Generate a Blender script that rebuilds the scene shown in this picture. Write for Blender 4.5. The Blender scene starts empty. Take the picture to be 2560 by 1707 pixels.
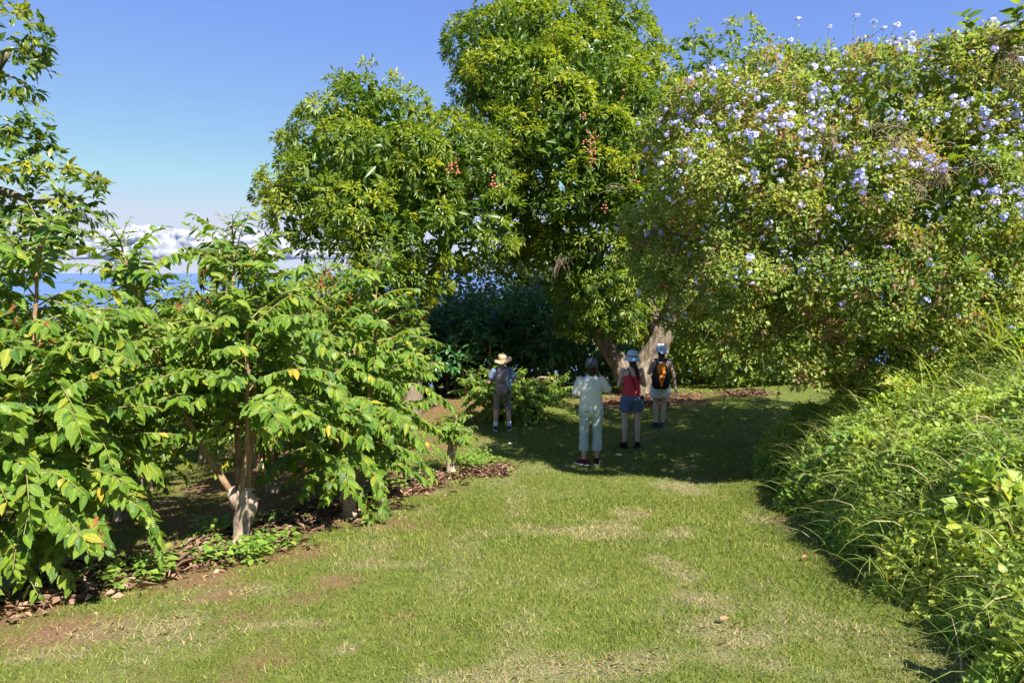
import bpy, bmesh, math, random
import numpy as np
from mathutils import Vector, Matrix, noise as mnoise

# ------------------------------------------------------------------ camera
SC = bpy.context.scene
COL = SC.collection
PITCH = math.atan((853.5 - 680) / 1707.0)          # sea horizon sits above the middle of the frame
CAM = np.array([0.0, 0.0, 2.95])
cd = bpy.data.cameras.new('camera'); cam = bpy.data.objects.new('camera', cd); COL.objects.link(cam)
cam.location = CAM; cam.rotation_euler = (math.pi / 2 - PITCH, 0, 0)
cd.lens = 24.0; cd.sensor_width = 36.0; cd.clip_start = 0.05; cd.clip_end = 400000
SC.camera = cam

# ------------------------------------------------------------------ light
SUN_AZ = math.radians(145)      # clockwise from +Y: behind the camera's right shoulder
SUN_EL = math.radians(47)
world = bpy.data.worlds.new('World'); SC.world = world; world.use_nodes = True
wn = world.node_tree.nodes; wl = world.node_tree.links
wn.clear()
wo = wn.new('ShaderNodeOutputWorld'); wb = wn.new('ShaderNodeBackground'); ws = wn.new('ShaderNodeTexSky')
ws.sky_type = 'NISHITA'; ws.sun_disc = False
ws.sun_elevation = SUN_EL; ws.sun_rotation = SUN_AZ
ws.altitude = 900; ws.air_density = 0.45; ws.dust_density = 0.0; ws.ozone_density = 3.0
wb.inputs[1].default_value = 0.12
wg = wn.new('ShaderNodeGamma'); wg.inputs[1].default_value = 0.62
wh = wn.new('ShaderNodeHueSaturation'); wh.inputs['Saturation'].default_value = 1.33; wh.inputs['Hue'].default_value = 0.518
wl.new(ws.outputs[0], wg.inputs[0]); wl.new(wg.outputs[0], wh.inputs['Color']); wd = wn.new('ShaderNodeMix'); wd.data_type = 'RGBA'; wd.blend_type = 'DARKEN'; wd.inputs[0].default_value = 1.0     # caps the sky colour, painting a pale haze-like band near the horizon
wd.inputs[7].default_value = (1.36, 1.50, 1.84, 1)
wl.new(wh.outputs[0], wd.inputs[6]); wl.new(wd.outputs[2], wb.inputs[0]); wl.new(wb.outputs[0], wo.inputs[0])
sd = bpy.data.lights.new('sun', 'SUN'); sd.energy = 3.1; sd.angle = math.radians(0.53); sd.color = (1.0, 0.95, 0.86)
sun = bpy.data.objects.new('sun', sd); COL.objects.link(sun)
TOSUN = Vector((math.sin(SUN_AZ) * math.cos(SUN_EL), math.cos(SUN_AZ) * math.cos(SUN_EL), math.sin(SUN_EL)))
sun.rotation_euler = TOSUN.to_track_quat('Z', 'Y').to_euler()
sun.location = (0, 0, 30)
vs = SC.view_settings
SC.display_settings.display_device = 'sRGB'
vs.view_transform = 'Standard'; vs.look = 'None'; vs.gamma = 1.0; vs.use_curve_mapping = False
vs.exposure = 2.05
SC.cycles.max_bounces = 8; SC.cycles.diffuse_bounces = 6; SC.cycles.glossy_bounces = 2
SC.cycles.transmission_bounces = 6; SC.cycles.transparent_max_bounces = 4
SC.cycles.use_denoising = True

# ------------------------------------------------------------------ helpers
rng = np.random.default_rng(7)
F_ = 1707.0
RIGHT = np.array([1.0, 0, 0]); FWD = np.array([0, math.cos(PITCH), -math.sin(PITCH)]); UP = np.array([0, math.sin(PITCH), math.cos(PITCH)])
def ray(px, py):
    return RIGHT * ((px - 1280) / F_) + UP * (-(py - 853.5) / F_) + FWD
def at(px, py, Y):
    r = ray(px, py); return CAM + r * (Y / r[1])
def project(P):
    d = P - CAM
    zc = d @ FWD
    zs = np.where(np.abs(zc) < 1e-3, 1e-3, zc)
    return 1280 + F_ * (d @ RIGHT) / zs, 853.5 - F_ * (d @ UP) / zs, zc
def sm(a, b, x):
    t = np.clip((x - a) / (b - a), 0, 1); return t * t * (3 - 2 * t)
def vnoise(x, y, seed=0):
    x = np.asarray(x, float); y = np.asarray(y, float)
    xi = np.floor(x).astype(np.int64); yi = np.floor(y).astype(np.int64)
    fx = x - xi; fy = y - yi; fx = fx * fx * (3 - 2 * fx); fy = fy * fy * (3 - 2 * fy)
    def h(a, b):
        n = (a * 374761393 + b * 668265263 + seed * 1442695041) & 0xffffffff
        n = ((n ^ (n >> 13)) * 1274126177) & 0xffffffff
        return ((n ^ (n >> 16)) & 0xffff) / 65535.0
    return (h(xi, yi) * (1 - fx) + h(xi + 1, yi) * fx) * (1 - fy) + (h(xi, yi + 1) * (1 - fx) + h(xi + 1, yi + 1) * fx) * fy
def fbm(x, y, seed=0, o=3):
    s = 0; a = 0.5
    for k in range(o):
        s = s + a * vnoise(x * 2 ** k, y * 2 ** k, seed + k); a *= 0.5
    return s / (1 - 0.5 ** o)

_by = np.array([-40, -6, 0, 3, 5.5, 7.5, 9.5, 11, 14, 18, 24, 40, 3000])
_bz = np.array([6.5, 2.3, 1.38, 1.05, 0.66, 0.32, 0.05, -0.03, -0.1, -0.25, -0.9, -3.4, -440.0])
def G(x, y):
    x = np.asarray(x, float); y = np.asarray(y, float)
    b = (np.interp(y - .5, _by, _bz) + np.interp(y, _by, _bz) * 2 + np.interp(y + .5, _by, _bz)) / 4
    left = np.minimum(x, 0)
    c = left * (0.03 + 0.07 * sm(8, 14, y)) + np.minimum(x + 4.5, 0) * 0.07
    c = c + np.clip(x - 2.5, 0, 60) * 0.06 * sm(60, 20, y)
    c = np.maximum(c, -60) * np.where(np.abs(x) > 300, 0.2 + 0 * x, 1)
    n = (fbm(x * 0.7, y * 0.7, 3) - 0.5) * 0.05
    return b + c + n
def gp(px, py):
    """where the line of sight through a pixel of the photograph meets the ground"""
    r = ray(px, py); t = 3.0
    for _ in range(60):
        p = CAM + r * t
        t += (p[2] - float(G(p[0], p[1]))) / max(-r[2] + 0.05, 0.08) * 0.6
        t = max(t, 0.5)
    return CAM + r * t
def nrm(v):
    return v / np.maximum(np.linalg.norm(v, axis=-1, keepdims=True), 1e-9)
def rdir(n, r=None):
    return nrm((r or rng).normal(size=(n, 3)))

def mesh_np(name, V, T, lc=None, mat=None, smooth=True, mats=None, mi=None):
    V = np.ascontiguousarray(V, np.float32); T = np.ascontiguousarray(T, np.int32)
    me = bpy.data.meshes.new(name)
    k = T.shape[1]
    me.vertices.add(len(V)); me.vertices.foreach_set('co', V.ravel())
    me.loops.add(T.size); me.loops.foreach_set('vertex_index', T.ravel())
    me.polygons.add(len(T)); me.polygons.foreach_set('loop_start', np.arange(0, T.size, k, dtype=np.int32))
    me.polygons.foreach_set('loop_total', np.full(len(T), k, np.int32))
    if lc is not None:
        a = me.attributes.new('lc', 'FLOAT_VECTOR', 'POINT'); a.data.foreach_set('vector', np.ascontiguousarray(lc, np.float32).ravel())
    if mi is not None: me.polygons.foreach_set('material_index', np.ascontiguousarray(mi, np.int32))
    me.update(calc_edges=True)
    if smooth: me.polygons.foreach_set('use_smooth', np.ones(len(T), bool))
    for m in (mats or ([mat] if mat else [])): me.materials.append(m)
    return me
def link(name, me, parent=None, **kw):
    o = bpy.data.objects.new(name, me); COL.objects.link(o)
    if parent is not None: o.parent = parent
    for k, v in kw.items(): o[k] = v
    return o
def thing(name, label, cat, loc=(0, 0, 0), group=None, rz=0.0):
    o = bpy.data.objects.new(name, None); COL.objects.link(o)
    o.empty_display_size = 0.2
    o.location = [float(c) for c in loc]; o.rotation_euler = (0, 0, rz); o['label'] = label; o['category'] = cat
    if group: o['group'] = group
    return o
class MB:
    """collects triangle soup with an lc attribute (along, across, tint)"""
    def __init__(s): s.V = []; s.T = []; s.A = []; s.n = 0
    def add(s, V, T, A=None, tint=0.5):
        V = np.asarray(V, float).reshape(-1, 3); T = np.asarray(T, int).reshape(-1, 3)
        if A is None: A = np.tile([0.5, 0.0, tint], (len(V), 1))
        s.V.append(V); s.T.append(T + s.n); s.A.append(A); s.n += len(V)
    def mesh(s, name, mat, smooth=True, off=None):
        V = np.concatenate(s.V); T = np.concatenate(s.T); A = np.concatenate(s.A)
        if off is not None: V = V - np.asarray(off)
        return mesh_np(name, V, T, A, mat, smooth)
    def link(s, name, mat, parent=None, smooth=True, **kw):
        off = np.array(parent.location) if parent is not None else None
        return link(name, s.mesh(name, mat, smooth, off), parent, **kw)
def tube(path, rad, sides=6, cap=True, lump=0.0, seed=0, tint=0.5, ridge=0.0):
    path = np.asarray(path, float); n = len(path); rad = np.broadcast_to(np.asarray(rad, float), (n,))
    t = nrm(np.gradient(path, axis=0))
    ref = np.array([0.0, 0, 1]) if abs(t[:, 2]).mean() < 0.8 else np.array([1.0, 0.2, 0])
    u = nrm(np.cross(t, ref)); v = np.cross(t, u)
    a = np.linspace(0, 2 * math.pi, sides, endpoint=False)
    R = rad[:, None] * np.ones(sides)[None]
    if lump:
        L = np.arange(n)[:, None]
        R = R * (1 + lump * (vnoise(np.cos(a)[None] * 1.6 + 5 + L * 0.25, np.sin(a)[None] * 1.6 + 9 + L * 0.33, seed) - 0.5) * 2)
    if ridge:
        L = np.arange(n)[:, None]
        R = R * (1 + ridge * (vnoise(np.cos(a)[None] * 4.5 + 50 + L * .06, np.sin(a)[None] * 4.5 + 90 - L * .05, seed + 3) - .5) * 2)
    V = path[:, None] + R[..., None] * (np.cos(a)[None, :, None] * u[:, None] + np.sin(a)[None, :, None] * v[:, None])
    i, j = np.meshgrid(np.arange(n - 1), np.arange(sides), indexing='ij'); j2 = (j + 1) % sides
    q = np.stack([i * sides + j, i * sides + j2, (i + 1) * sides + j2, (i + 1) * sides + j], -1).reshape(-1, 4)
    T = np.concatenate([q[:, [0, 1, 2]], q[:, [0, 2, 3]]])
    A = np.zeros((n, sides, 3)); A[..., 0] = np.linspace(0, 1, n)[:, None]; A[..., 1] = (a / (2 * math.pi))[None]; A[..., 2] = tint
    V = V.reshape(-1, 3); A = A.reshape(-1, 3)
    if cap:
        c = len(V); V = np.concatenate([V, path[[0]], path[[-1]]]); A = np.concatenate([A, [[0, 0, tint], [1, 0, tint]]])
        jj = np.arange(sides); k = (jj + 1) % sides
        T = np.concatenate([T, np.stack([np.full(sides, c), k, jj], 1), np.stack([np.full(sides, c + 1), (n - 1) * sides + jj, (n - 1) * sides + k], 1)])
    return V, T, A
def curve(p0, p1, n=8, wob=0.0, r=None, sag=0.0):
    p0 = np.asarray(p0, float); p1 = np.asarray(p1, float); t = np.linspace(0, 1, n)[:, None]
    P = p0 + (p1 - p0) * t
    P[:, 2] -= sag * (t[:, 0] * (1 - t[:, 0])) * 4
    if wob:
        w = np.cumsum((r or rng).normal(size=(n, 3)), 0) * wob; w -= w[0] + (w[-1] - w[0]) * t
        P += w
    return P
def spline(pts, n=24):
    pts = np.asarray(pts, float); s = np.linspace(0, len(pts) - 1, n)
    out = []
    for q in s:
        i = min(int(q), len(pts) - 2); f = q - i
        p0, p1, p2, p3 = pts[max(i - 1, 0)], pts[i], pts[i + 1], pts[min(i + 2, len(pts) - 1)]
        out.append(0.5 * (2 * p1 + (p2 - p0) * f + (2 * p0 - 5 * p1 + 4 * p2 - p3) * f * f + (3 * p1 - p0 - 3 * p2 + p3) * f ** 3))
    return np.array(out)

# leaf templates: x along 0..1, y across (half widths), z lift; triangles
def leaf_template(st, hw, droop, fold, und=0.0):
    n = len(st); V = []; A = []
    for k, (x, w) in enumerate(zip(st, hw)):
        z = -droop * x * x
        V.append((x, 0, z)); A.append((x, 0))
    L = []; R = []
    for k, (x, w) in enumerate(zip(st, hw)):
        z = -droop * x * x
        if w > 0:
            L.append((k, len(V))); V.append((x, w, z + fold * w + und * (1 if k % 2 else -1))); A.append((x, 1))
            R.append((k, len(V))); V.append((x, -w, z + fold * w - und * (1 if k % 2 else -1))); A.append((x, -1))
    T = []
    for side, sgn in ((L, 1), (R, -1)):
        m = dict(side)
        for k in range(n - 1):
            a, b = m.get(k), m.get(k + 1)
            def t(*q): T.append(q if sgn > 0 else q[::-1])
            if a is None and b is not None: t(k, k + 1, b)
            elif a is not None and b is not None: t(k, k + 1, b); t(k, b, a)
            elif a is not None: t(k, k + 1, a)
    return np.array(V, float), np.array(T, int), np.array(A, float)
LT_COFFEE = leaf_template([0, .12, .32, .55, .78, .92, 1.0], [0, .17, .235, .225, .13, .045, 0], 0.16, 0.30, 0.012)
LT_COFFEE2 = leaf_template([0, .12, .32, .55, .78, .92, 1.0], [0, .16, .22, .21, .12, .04, 0], 0.38, 0.45, 0.02)
LT_COFFEE3 = leaf_template([0, .15, .35, .6, .82, .93, 1.0], [0, .18, .25, .23, .12, .04, 0], 0.05, 0.18, 0.02)
LT_MID = leaf_template([0, .4, .75, 1.0], [0, .24, .16, 0], 0.2, 0.3)
LT_LANCE = leaf_template([0, .45, 1.0], [0, .5, 0], 0.18, 0.35)
LT_BROAD = leaf_template([0, .1, .3, .55, .8, 1.0], [0, .22, .33, .30, .15, 0], 0.18, 0.22, 0.015)
LT_KITE = (np.array([(0, 0, 0), (.42, .5, .1), (1, 0, -.12), (.42, -.5, .1)]), np.array([(0, 2, 1), (0, 3, 2)]), np.array([(0, 0), (.42, 1), (1, 0), (.42, -1)], float))
def place(tm, P, D, N, L, W, tint):
    """leaf meshes at points P along D, facing N; W is a width factor on the template"""
    V0, T0, A0 = tm; P = np.asarray(P, float); n = len(P); m = len(V0)
    D = nrm(np.asarray(D, float)); B = nrm(np.cross(N, D)); N2 = np.cross(D, B)
    L = np.broadcast_to(L, (n,)); W = np.broadcast_to(W, (n,)); tint = np.broadcast_to(tint, (n,))
    V = P[:, None] + L[:, None, None] * (V0[None, :, 0:1] * D[:, None] + (W[:, None, None] * V0[None, :, 1:2]) * B[:, None] + V0[None, :, 2:3] * N2[:, None])
    T = (T0[None] + (np.arange(n) * m)[:, None, None]).reshape(-1, 3)
    A = np.empty((n, m, 3)); A[..., 0] = A0[None, :, 0]; A[..., 1] = A0[None, :, 1]; A[..., 2] = tint[:, None]
    return V.reshape(-1, 3), T, A.reshape(-1, 3)
def frame(D, N):
    D = nrm(D); B = nrm(np.cross(N, D)); return D, B, np.cross(D, B)

# ------------------------------------------------------------------ materials
def new_mat(name):
    m = bpy.data.materials.new(name); m.use_nodes = True
    nt = m.node_tree; nt.nodes.clear()
    return m, nt.nodes, nt.links
def N_(n, t, **kw):
    x = n.new(t)
    for k, v in kw.items():
        if k.startswith('i'): x.inputs[int(k[1:])].default_value = v
        else: setattr(x, k, v)
    return x
def ramp(n, stops, interp='LINEAR'):
    r = n.new('ShaderNodeValToRGB'); r.color_ramp.interpolation = interp
    e = r.color_ramp.elements
    while len(e) < len(stops): e.new(0.5)
    for el, (p, c) in zip(e, stops): el.position = p; el.color = (*c, 1)
    return r
def leaf_mat(name, stops, rough=0.38, trans=0.3, spec=0.5, veins=0.0, tcol=(1.6, 1.45, 0.5), rnd=False, coat=0.0, back=0.0):
    m, n, l = new_mat(name)
    out = n.new('ShaderNodeOutputMaterial'); p = n.new('ShaderNodeBsdfPrincipled'); tr = n.new('ShaderNodeBsdfTranslucent'); mx = N_(n, 'ShaderNodeMixShader', i0=trans)
    at_ = N_(n, 'ShaderNodeAttribute', attribute_name='lc'); sx = n.new('ShaderNodeSeparateXYZ'); l.new(at_.outputs['Vector'], sx.inputs[0])
    fac = sx.outputs[2]
    if rnd:
        oi = n.new('ShaderNodeObjectInfo'); ad = N_(n, 'ShaderNodeMath', operation='ADD'); fr = N_(n, 'ShaderNodeMath', operation='FRACT')
        l.new(fac, ad.inputs[0]); l.new(oi.outputs['Random'], ad.inputs[1]); l.new(ad.outputs[0], fr.inputs[0]); fac = fr.outputs[0]
    r = ramp(n, stops); l.new(fac, r.inputs[0]); colr = r.outputs[0]
    # blotchy variation over each leaf
    geo = n.new('ShaderNodeNewGeometry'); nz = N_(n, 'ShaderNodeTexNoise'); nz.inputs['Scale'].default_value = 22; nz.inputs['Detail'].default_value = 2
    l.new(geo.outputs['Position'], nz.inputs['Vector'])
    hv = n.new('ShaderNodeHueSaturation'); mr = N_(n, 'ShaderNodeMapRange'); mr.inputs[3].default_value = 0.7; mr.inputs[4].default_value = 1.3
    l.new(nz.outputs[0], mr.inputs[0]); l.new(mr.outputs[0], hv.inputs['Value']); l.new(colr, hv.inputs['Color']); colr = hv.outputs[0]
    if veins:
        ab = N_(n, 'ShaderNodeMath', operation='ABSOLUTE'); l.new(sx.outputs[1], ab.inputs[0])
        # lateral veins sweep forward toward the tip
        mu = N_(n, 'ShaderNodeMath', operation='MULTIPLY_ADD', i1=-0.10); l.new(ab.outputs[0], mu.inputs[0]); l.new(sx.outputs[0], mu.inputs[2])
        m2 = N_(n, 'ShaderNodeMath', operation='MULTIPLY', i1=62.0); l.new(mu.outputs[0], m2.inputs[0])
        sn = N_(n, 'ShaderNodeMath', operation='SINE'); l.new(m2.outputs[0], sn.inputs[0])
        mid = N_(n, 'ShaderNodeMath', operation='LESS_THAN', i1=0.07); l.new(ab.outputs[0], mid.inputs[0])
        mxv = N_(n, 'ShaderNodeMix', data_type='RGBA'); l.new(mid.outputs[0], mxv.inputs[0]); l.new(colr, mxv.inputs[6])
        br = N_(n, 'ShaderNodeMix', data_type='RGBA', blend_type='MULTIPLY', i0=1.0); l.new(colr, br.inputs[6]); br.inputs[7].default_value = (2.0, 1.7, 1.4, 1)
        l.new(br.outputs[2], mxv.inputs[7]); colr = mxv.outputs[2]
        bp = N_(n, 'ShaderNodeBump', i0=veins); bp.inputs['Distance'].default_value = 0.006
        l.new(sn.outputs[0], bp.inputs['Height']); l.new(bp.outputs[0], p.inputs['Normal'])
    l.new(colr, p.inputs['Base Color']); p.inputs['Roughness'].default_value = rough; p.inputs['Specular IOR Level'].default_value = spec
    if coat: p.inputs['Coat Weight'].default_value = coat; p.inputs['Coat Roughness'].default_value = 0.22
    tm = N_(n, 'ShaderNodeMix', data_type='RGBA', blend_type='MULTIPLY', i0=1.0); l.new(colr, tm.inputs[6]); tm.inputs[7].default_value = (*tcol, 1)
    l.new(tm.outputs[2], tr.inputs[0]); l.new(p.outputs[0], mx.inputs[1]); l.new(tr.outputs[0], mx.inputs[2]); l.new(mx.outputs[0], out.inputs[0])
    return m
def noise_mat(name, c1, c2, scale=8, rough=0.8, bump=0.3, detail=5, stretch=(1, 1, 1), spec=0.3, dist=0.01):
    m, n, l = new_mat(name)
    out = n.new('ShaderNodeOutputMaterial'); p = n.new('ShaderNodeBsdfPrincipled')
    tc = n.new('ShaderNodeTexCoord'); mp = n.new('ShaderNodeMapping'); mp.inputs['Scale'].default_value = stretch
    l.new(tc.outputs['Object'], mp.inputs[0])
    nz = N_(n, 'ShaderNodeTexNoise'); nz.inputs['Scale'].default_value = scale; nz.inputs['Detail'].default_value = detail; nz.inputs['Roughness'].default_value = 0.65
    l.new(mp.outputs[0], nz.inputs['Vector'])
    r = ramp(n, [(0.32, c1), (0.68, c2)]); l.new(nz.outputs[0], r.inputs[0]); l.new(r.outputs[0], p.inputs['Base Color'])
    b = N_(n, 'ShaderNodeBump', i0=bump); b.inputs['Distance'].default_value = dist; l.new(nz.outputs[0], b.inputs['Height']); l.new(b.outputs[0], p.inputs['Normal'])
    p.inputs['Roughness'].default_value = rough; p.inputs['Specular IOR Level'].default_value = spec
    l.new(p.outputs[0], out.inputs[0]); return m

M = {}
M['coffee'] = leaf_mat('coffee_leaf', [(0, (0.0675, 0.151, 0.0213)), (0.45, (0.1435, 0.2516, 0.0255)), (0.92, (0.22, 0.30, 0.0298)), (0.985, (0.36, 0.34, 0.0382)), (1, (0.5737, 0.345, 0.0425))], rough=.38, trans=0.4, spec=.5, veins=.45, rnd=True)
M['coffee_far'] = leaf_mat('coffee_leaf_far', [(0, (0.0675, 0.151, 0.0213)), (0.45, (0.1435, 0.2516, 0.0255)), (0.8, (0.2531, 0.3234, 0.0298)), (1, (0.3713, 0.345, 0.0382))], rough=.32, trans=0.4, spec=.6, rnd=True)
M['coffee_shaded'] = leaf_mat('coffee_leaf_shaded', [(0, (.04, .12, .045)), (.6, (.08, .2, .06)), (1, (.15, .28, .07))], rough=.30, trans=0.35, spec=.7)  # coffee leaf copy with shade in its colour: darker and bluer
M['dead'] = leaf_mat('dead_leaf', [(0, (.24, .085, .03)), (.5, (.30, .12, .04)), (1, (.16, .065, .035))], rough=.7, trans=.3, spec=.2, tcol=(1.2, .8, .5), rnd=True)
M['lychee'] = leaf_mat('lychee_leaf', [(0, (.050, .115, .025)), (.35, (.135, .215, .028)), (.7, (.26, .325, .036)), (1, (.37, .39, .05))], rough=.36, trans=0.45, spec=.5)
M['lychee_old'] = leaf_mat('lychee_leaf_old', [(0, (0.0646, 0.1293, 0.0346)), (0.5, (0.1846, 0.2738, 0.0494)), (1, (0.3692, 0.3498, 0.0741))], rough=.36, trans=0.45, spec=.5)
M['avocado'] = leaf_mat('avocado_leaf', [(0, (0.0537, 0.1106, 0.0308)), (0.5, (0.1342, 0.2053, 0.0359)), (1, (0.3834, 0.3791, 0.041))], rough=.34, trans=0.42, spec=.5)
M['plumbago'] = leaf_mat('plumbago_leaf', [(0, (0.092, 0.1725, 0.0403)), (0.35, (0.2185, 0.299, 0.0575)), (0.68, (0.3795, 0.414, 0.092)), (0.8, (0.4255, 0.414, 0.115)), (0.84, (0.345, 0.2415, 0.115)), (1, (0.2875, 0.1552, 0.0862))], rough=.5, trans=0.42, spec=.35)
M['weed'] = leaf_mat('weed_leaf', [(0, (0.1247, 0.2449, 0.0462)), (0.5, (0.2876, 0.4107, 0.0667)), (0.88, (0.4793, 0.5212, 0.0899)), (1, (0.6, 0.4581, 0.1539))], rough=.5, trans=0.45, spec=.35)
M['grassblade'] = leaf_mat('grass_blade', [(0, (0.1092, 0.1943, 0.0374)), (0.5, (0.234, 0.314, 0.0624)), (0.85, (0.3744, 0.4036, 0.1248)), (1, (0.5616, 0.4485, 0.2704))], rough=.5, trans=0.42, spec=.35)
M['lawn'] = leaf_mat('lawn_blade', [(0, (0.0947, 0.1479, 0.0201)), (0.45, (0.1672, 0.2083, 0.032)), (0.68, (0.234, 0.2466, 0.0548)), (0.8, (0.3009, 0.2631, 0.1096)), (1, (0.4012, 0.3179, 0.1736))], rough=.6, trans=.25, spec=.12)
M['litter'] = leaf_mat('leaf_litter', [(0, (.11, .06, .04)), (.4, (.21, .12, .075)), (.8, (.33, .21, .135)), (1, (.40, .29, .2))], rough=.8, trans=.12, spec=.2, tcol=(1.1, .9, .7))
M['broad'] = leaf_mat('broad_leaf', [(0, (0.09, 0.165, 0.0281)), (0.6, (0.18, 0.275, 0.0375)), (1, (0.33, 0.3438, 0.0562))], rough=.38, trans=0.42, spec=.45, veins=.25, rnd=True)
M['banana'] = leaf_mat('banana_leaf', [(0, (.04, .10, .02)), (1, (.14, .2, .03))], rough=.4, trans=.35, rnd=True)
M['berry'] = noise_mat('green_cherry', (.10, .20, .02), (.19, .28, .035), 30, .3, 0.05, 2, spec=.5)
M['fruit'] = noise_mat('red_fruit', (.40, .09, .07), (.56, .20, .15), 40, .6, .4, 3)
M['bark_pale'] = noise_mat('pale_bark', (.20, .13, .09), (.52, .42, .33), 14, .9, 1.0, 7, (1, 1, .45), dist=.02)
M['bark_stem'] = noise_mat('stem_bark', (.17, .10, .055), (.36, .24, .14), 20, .85, .7, 5, (1, 1, .4))
M['bark_big'] = noise_mat('grey_brown_bark', (.085, .065, .045), (.29, .235, .165), 7, .95, 1.0, 8, (1, 1, .18), dist=.09)
M['twig'] = noise_mat('green_twig', (.15, .14, .05), (.28, .24, .09), 30, .7, .2, 2)
M['drytwig'] = noise_mat('dry_twig', (.20, .14, .10), (.42, .33, .25), 30, .9, .2, 2)
M['vine'] = noise_mat('vine_stem', (.14, .15, .05), (.24, .2, .08), 30, .7, .2, 2)
def petal_mat():
    m, n, l = new_mat('blue_petal'); out = n.new('ShaderNodeOutputMaterial'); p = n.new('ShaderNodeBsdfPrincipled'); tr = n.new('ShaderNodeBsdfTranslucent'); mx = N_(n, 'ShaderNodeMixShader', i0=.3)
    oi = n.new('ShaderNodeObjectInfo'); r = ramp(n, [(0, (.42, .46, .84)), (.5, (.55, .55, .86)), (1, (.72, .67, .87))]); l.new(oi.outputs['Random'], r.inputs[0])
    l.new(r.outputs[0], p.inputs['Base Color']); l.new(r.outputs[0], tr.inputs[0]); p.inputs['Roughness'].default_value = .7; p.inputs['Specular IOR Level'].default_value = .2
    l.new(p.outputs[0], mx.inputs[1]); l.new(tr.outputs[0], mx.inputs[2]); l.new(mx.outputs[0], out.inputs[0]); return m
M['petal'] = petal_mat()
# ------------------------------------------------------------------ the setting: ground, sea, cloud bank
ROW = np.array([gp(-260, 1560), gp(30, 1497), gp(330, 1432), gp(600, 1372), gp(780, 1290), gp(930, 1245), gp(1130, 1188), gp(1230, 1172)])[:, :2]
def seg_dist(x, y, poly):
    d = np.full(np.shape(x), 1e9)
    for a, b in zip(poly[:-1], poly[1:]):
        ab = b - a; t = np.clip(((x - a[0]) * ab[0] + (y - a[1]) * ab[1]) / (ab @ ab), 0, 1)
        d = np.minimum(d, np.hypot(x - a[0] - ab[0] * t, y - a[1] - ab[1] * t))
    return d
def ellipse_mask(x, y, px, py, rx, ry):
    c = gp(px, py); ex = abs(gp(px + rx, py)[0] - c[0]); ey = abs(gp(px, py - ry)[1] - gp(px, py + ry)[1]) / 2
    return np.sqrt(((x - c[0]) / ex) ** 2 + ((y - c[1]) / ey) ** 2)
LITTER = [(1620, 1000, 190, 22), (1860, 985, 90, 9), (1070, 985, 80, 20), (1130, 960, 150, 14), (1230, 1185, 40, 12)]
DRY = [(1450, 1325, 170, 28), (1590, 1290, 60, 18), (1690, 1420, 60, 40), (1790, 1520, 120, 50), (1850, 1575, 140, 50), (1560, 1670, 420, 38), (1230, 1690, 200, 25), (300, 1575, 260, 45), (110, 1640, 150, 30),
       (620, 1470, 90, 20), (930, 1412, 110, 18), (1130, 1455, 60, 10), (870, 1622, 30, 14), (1700, 1215, 80, 26), (1960, 1300, 120, 20), (1330, 1530, 60, 12), (700, 1560, 120, 14), (1010, 1230, 110, 10), (1690, 1330, 60, 15)]
def bed_mask(x, y):
    d = seg_dist(x, y, ROW) + (fbm(x * 2.2, y * 2.2, 11) - 0.5) * 0.5
    b = sm(0.40, 0.24, d)
    for e in LITTER:
        b = np.maximum(b, sm(1.15, 0.7, ellipse_mask(x, y, *e) + (fbm(x * 3, y * 3, 21) - .5) * 0.9) * 0.9)
    return b
def dry_mask(x, y):
    v = np.zeros(np.shape(x))
    nz = (fbm(x * 4.5, y * 4.5, 31, 4) - .5) * 2.2
    for e in DRY: v = np.maximum(v, sm(1.15, 0.25, ellipse_mask(x, y, *e) + nz))
    w = sm(0.56, 0.78, fbm(x * 2.3 + 7, y * 1.1, 41, 4)) * 0.55
    return np.clip(np.maximum(v * 0.68, w * .6), 0, 1)
def geo(a, b, n): return a * (b / a) ** (np.arange(1, n + 1) / n)
xs = np.concatenate([-geo(13, 6000, 40)[::-1], np.arange(-13, 13.01, 0.13), geo(13, 6000, 40)])
ys = np.concatenate([-geo(2, 400, 16)[::-1], np.arange(-2, 22.01, 0.13), geo(22, 3000, 40)])
X, Y = np.meshgrid(xs, ys); Z = G(X, Y)
Z = np.maximum(Z, -420)
nx, ny = len(xs), len(ys)
ii, jj = np.meshgrid(np.arange(ny - 1), np.arange(nx - 1), indexing='ij'); q = (ii * nx + jj).ravel()
QF = np.stack([q, q + 1, q + nx + 1, q + nx], 1)
near = (np.abs(X) < 13.2) & (Y < 23) & (Y > -2.2)
bed = np.where(near, bed_mask(X, Y), 0); dry = np.where(near, dry_mask(X, Y), 0)
lc = np.stack([bed, dry, fbm(X * 1.3, Y * 1.3, 51)], -1).reshape(-1, 3)
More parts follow.
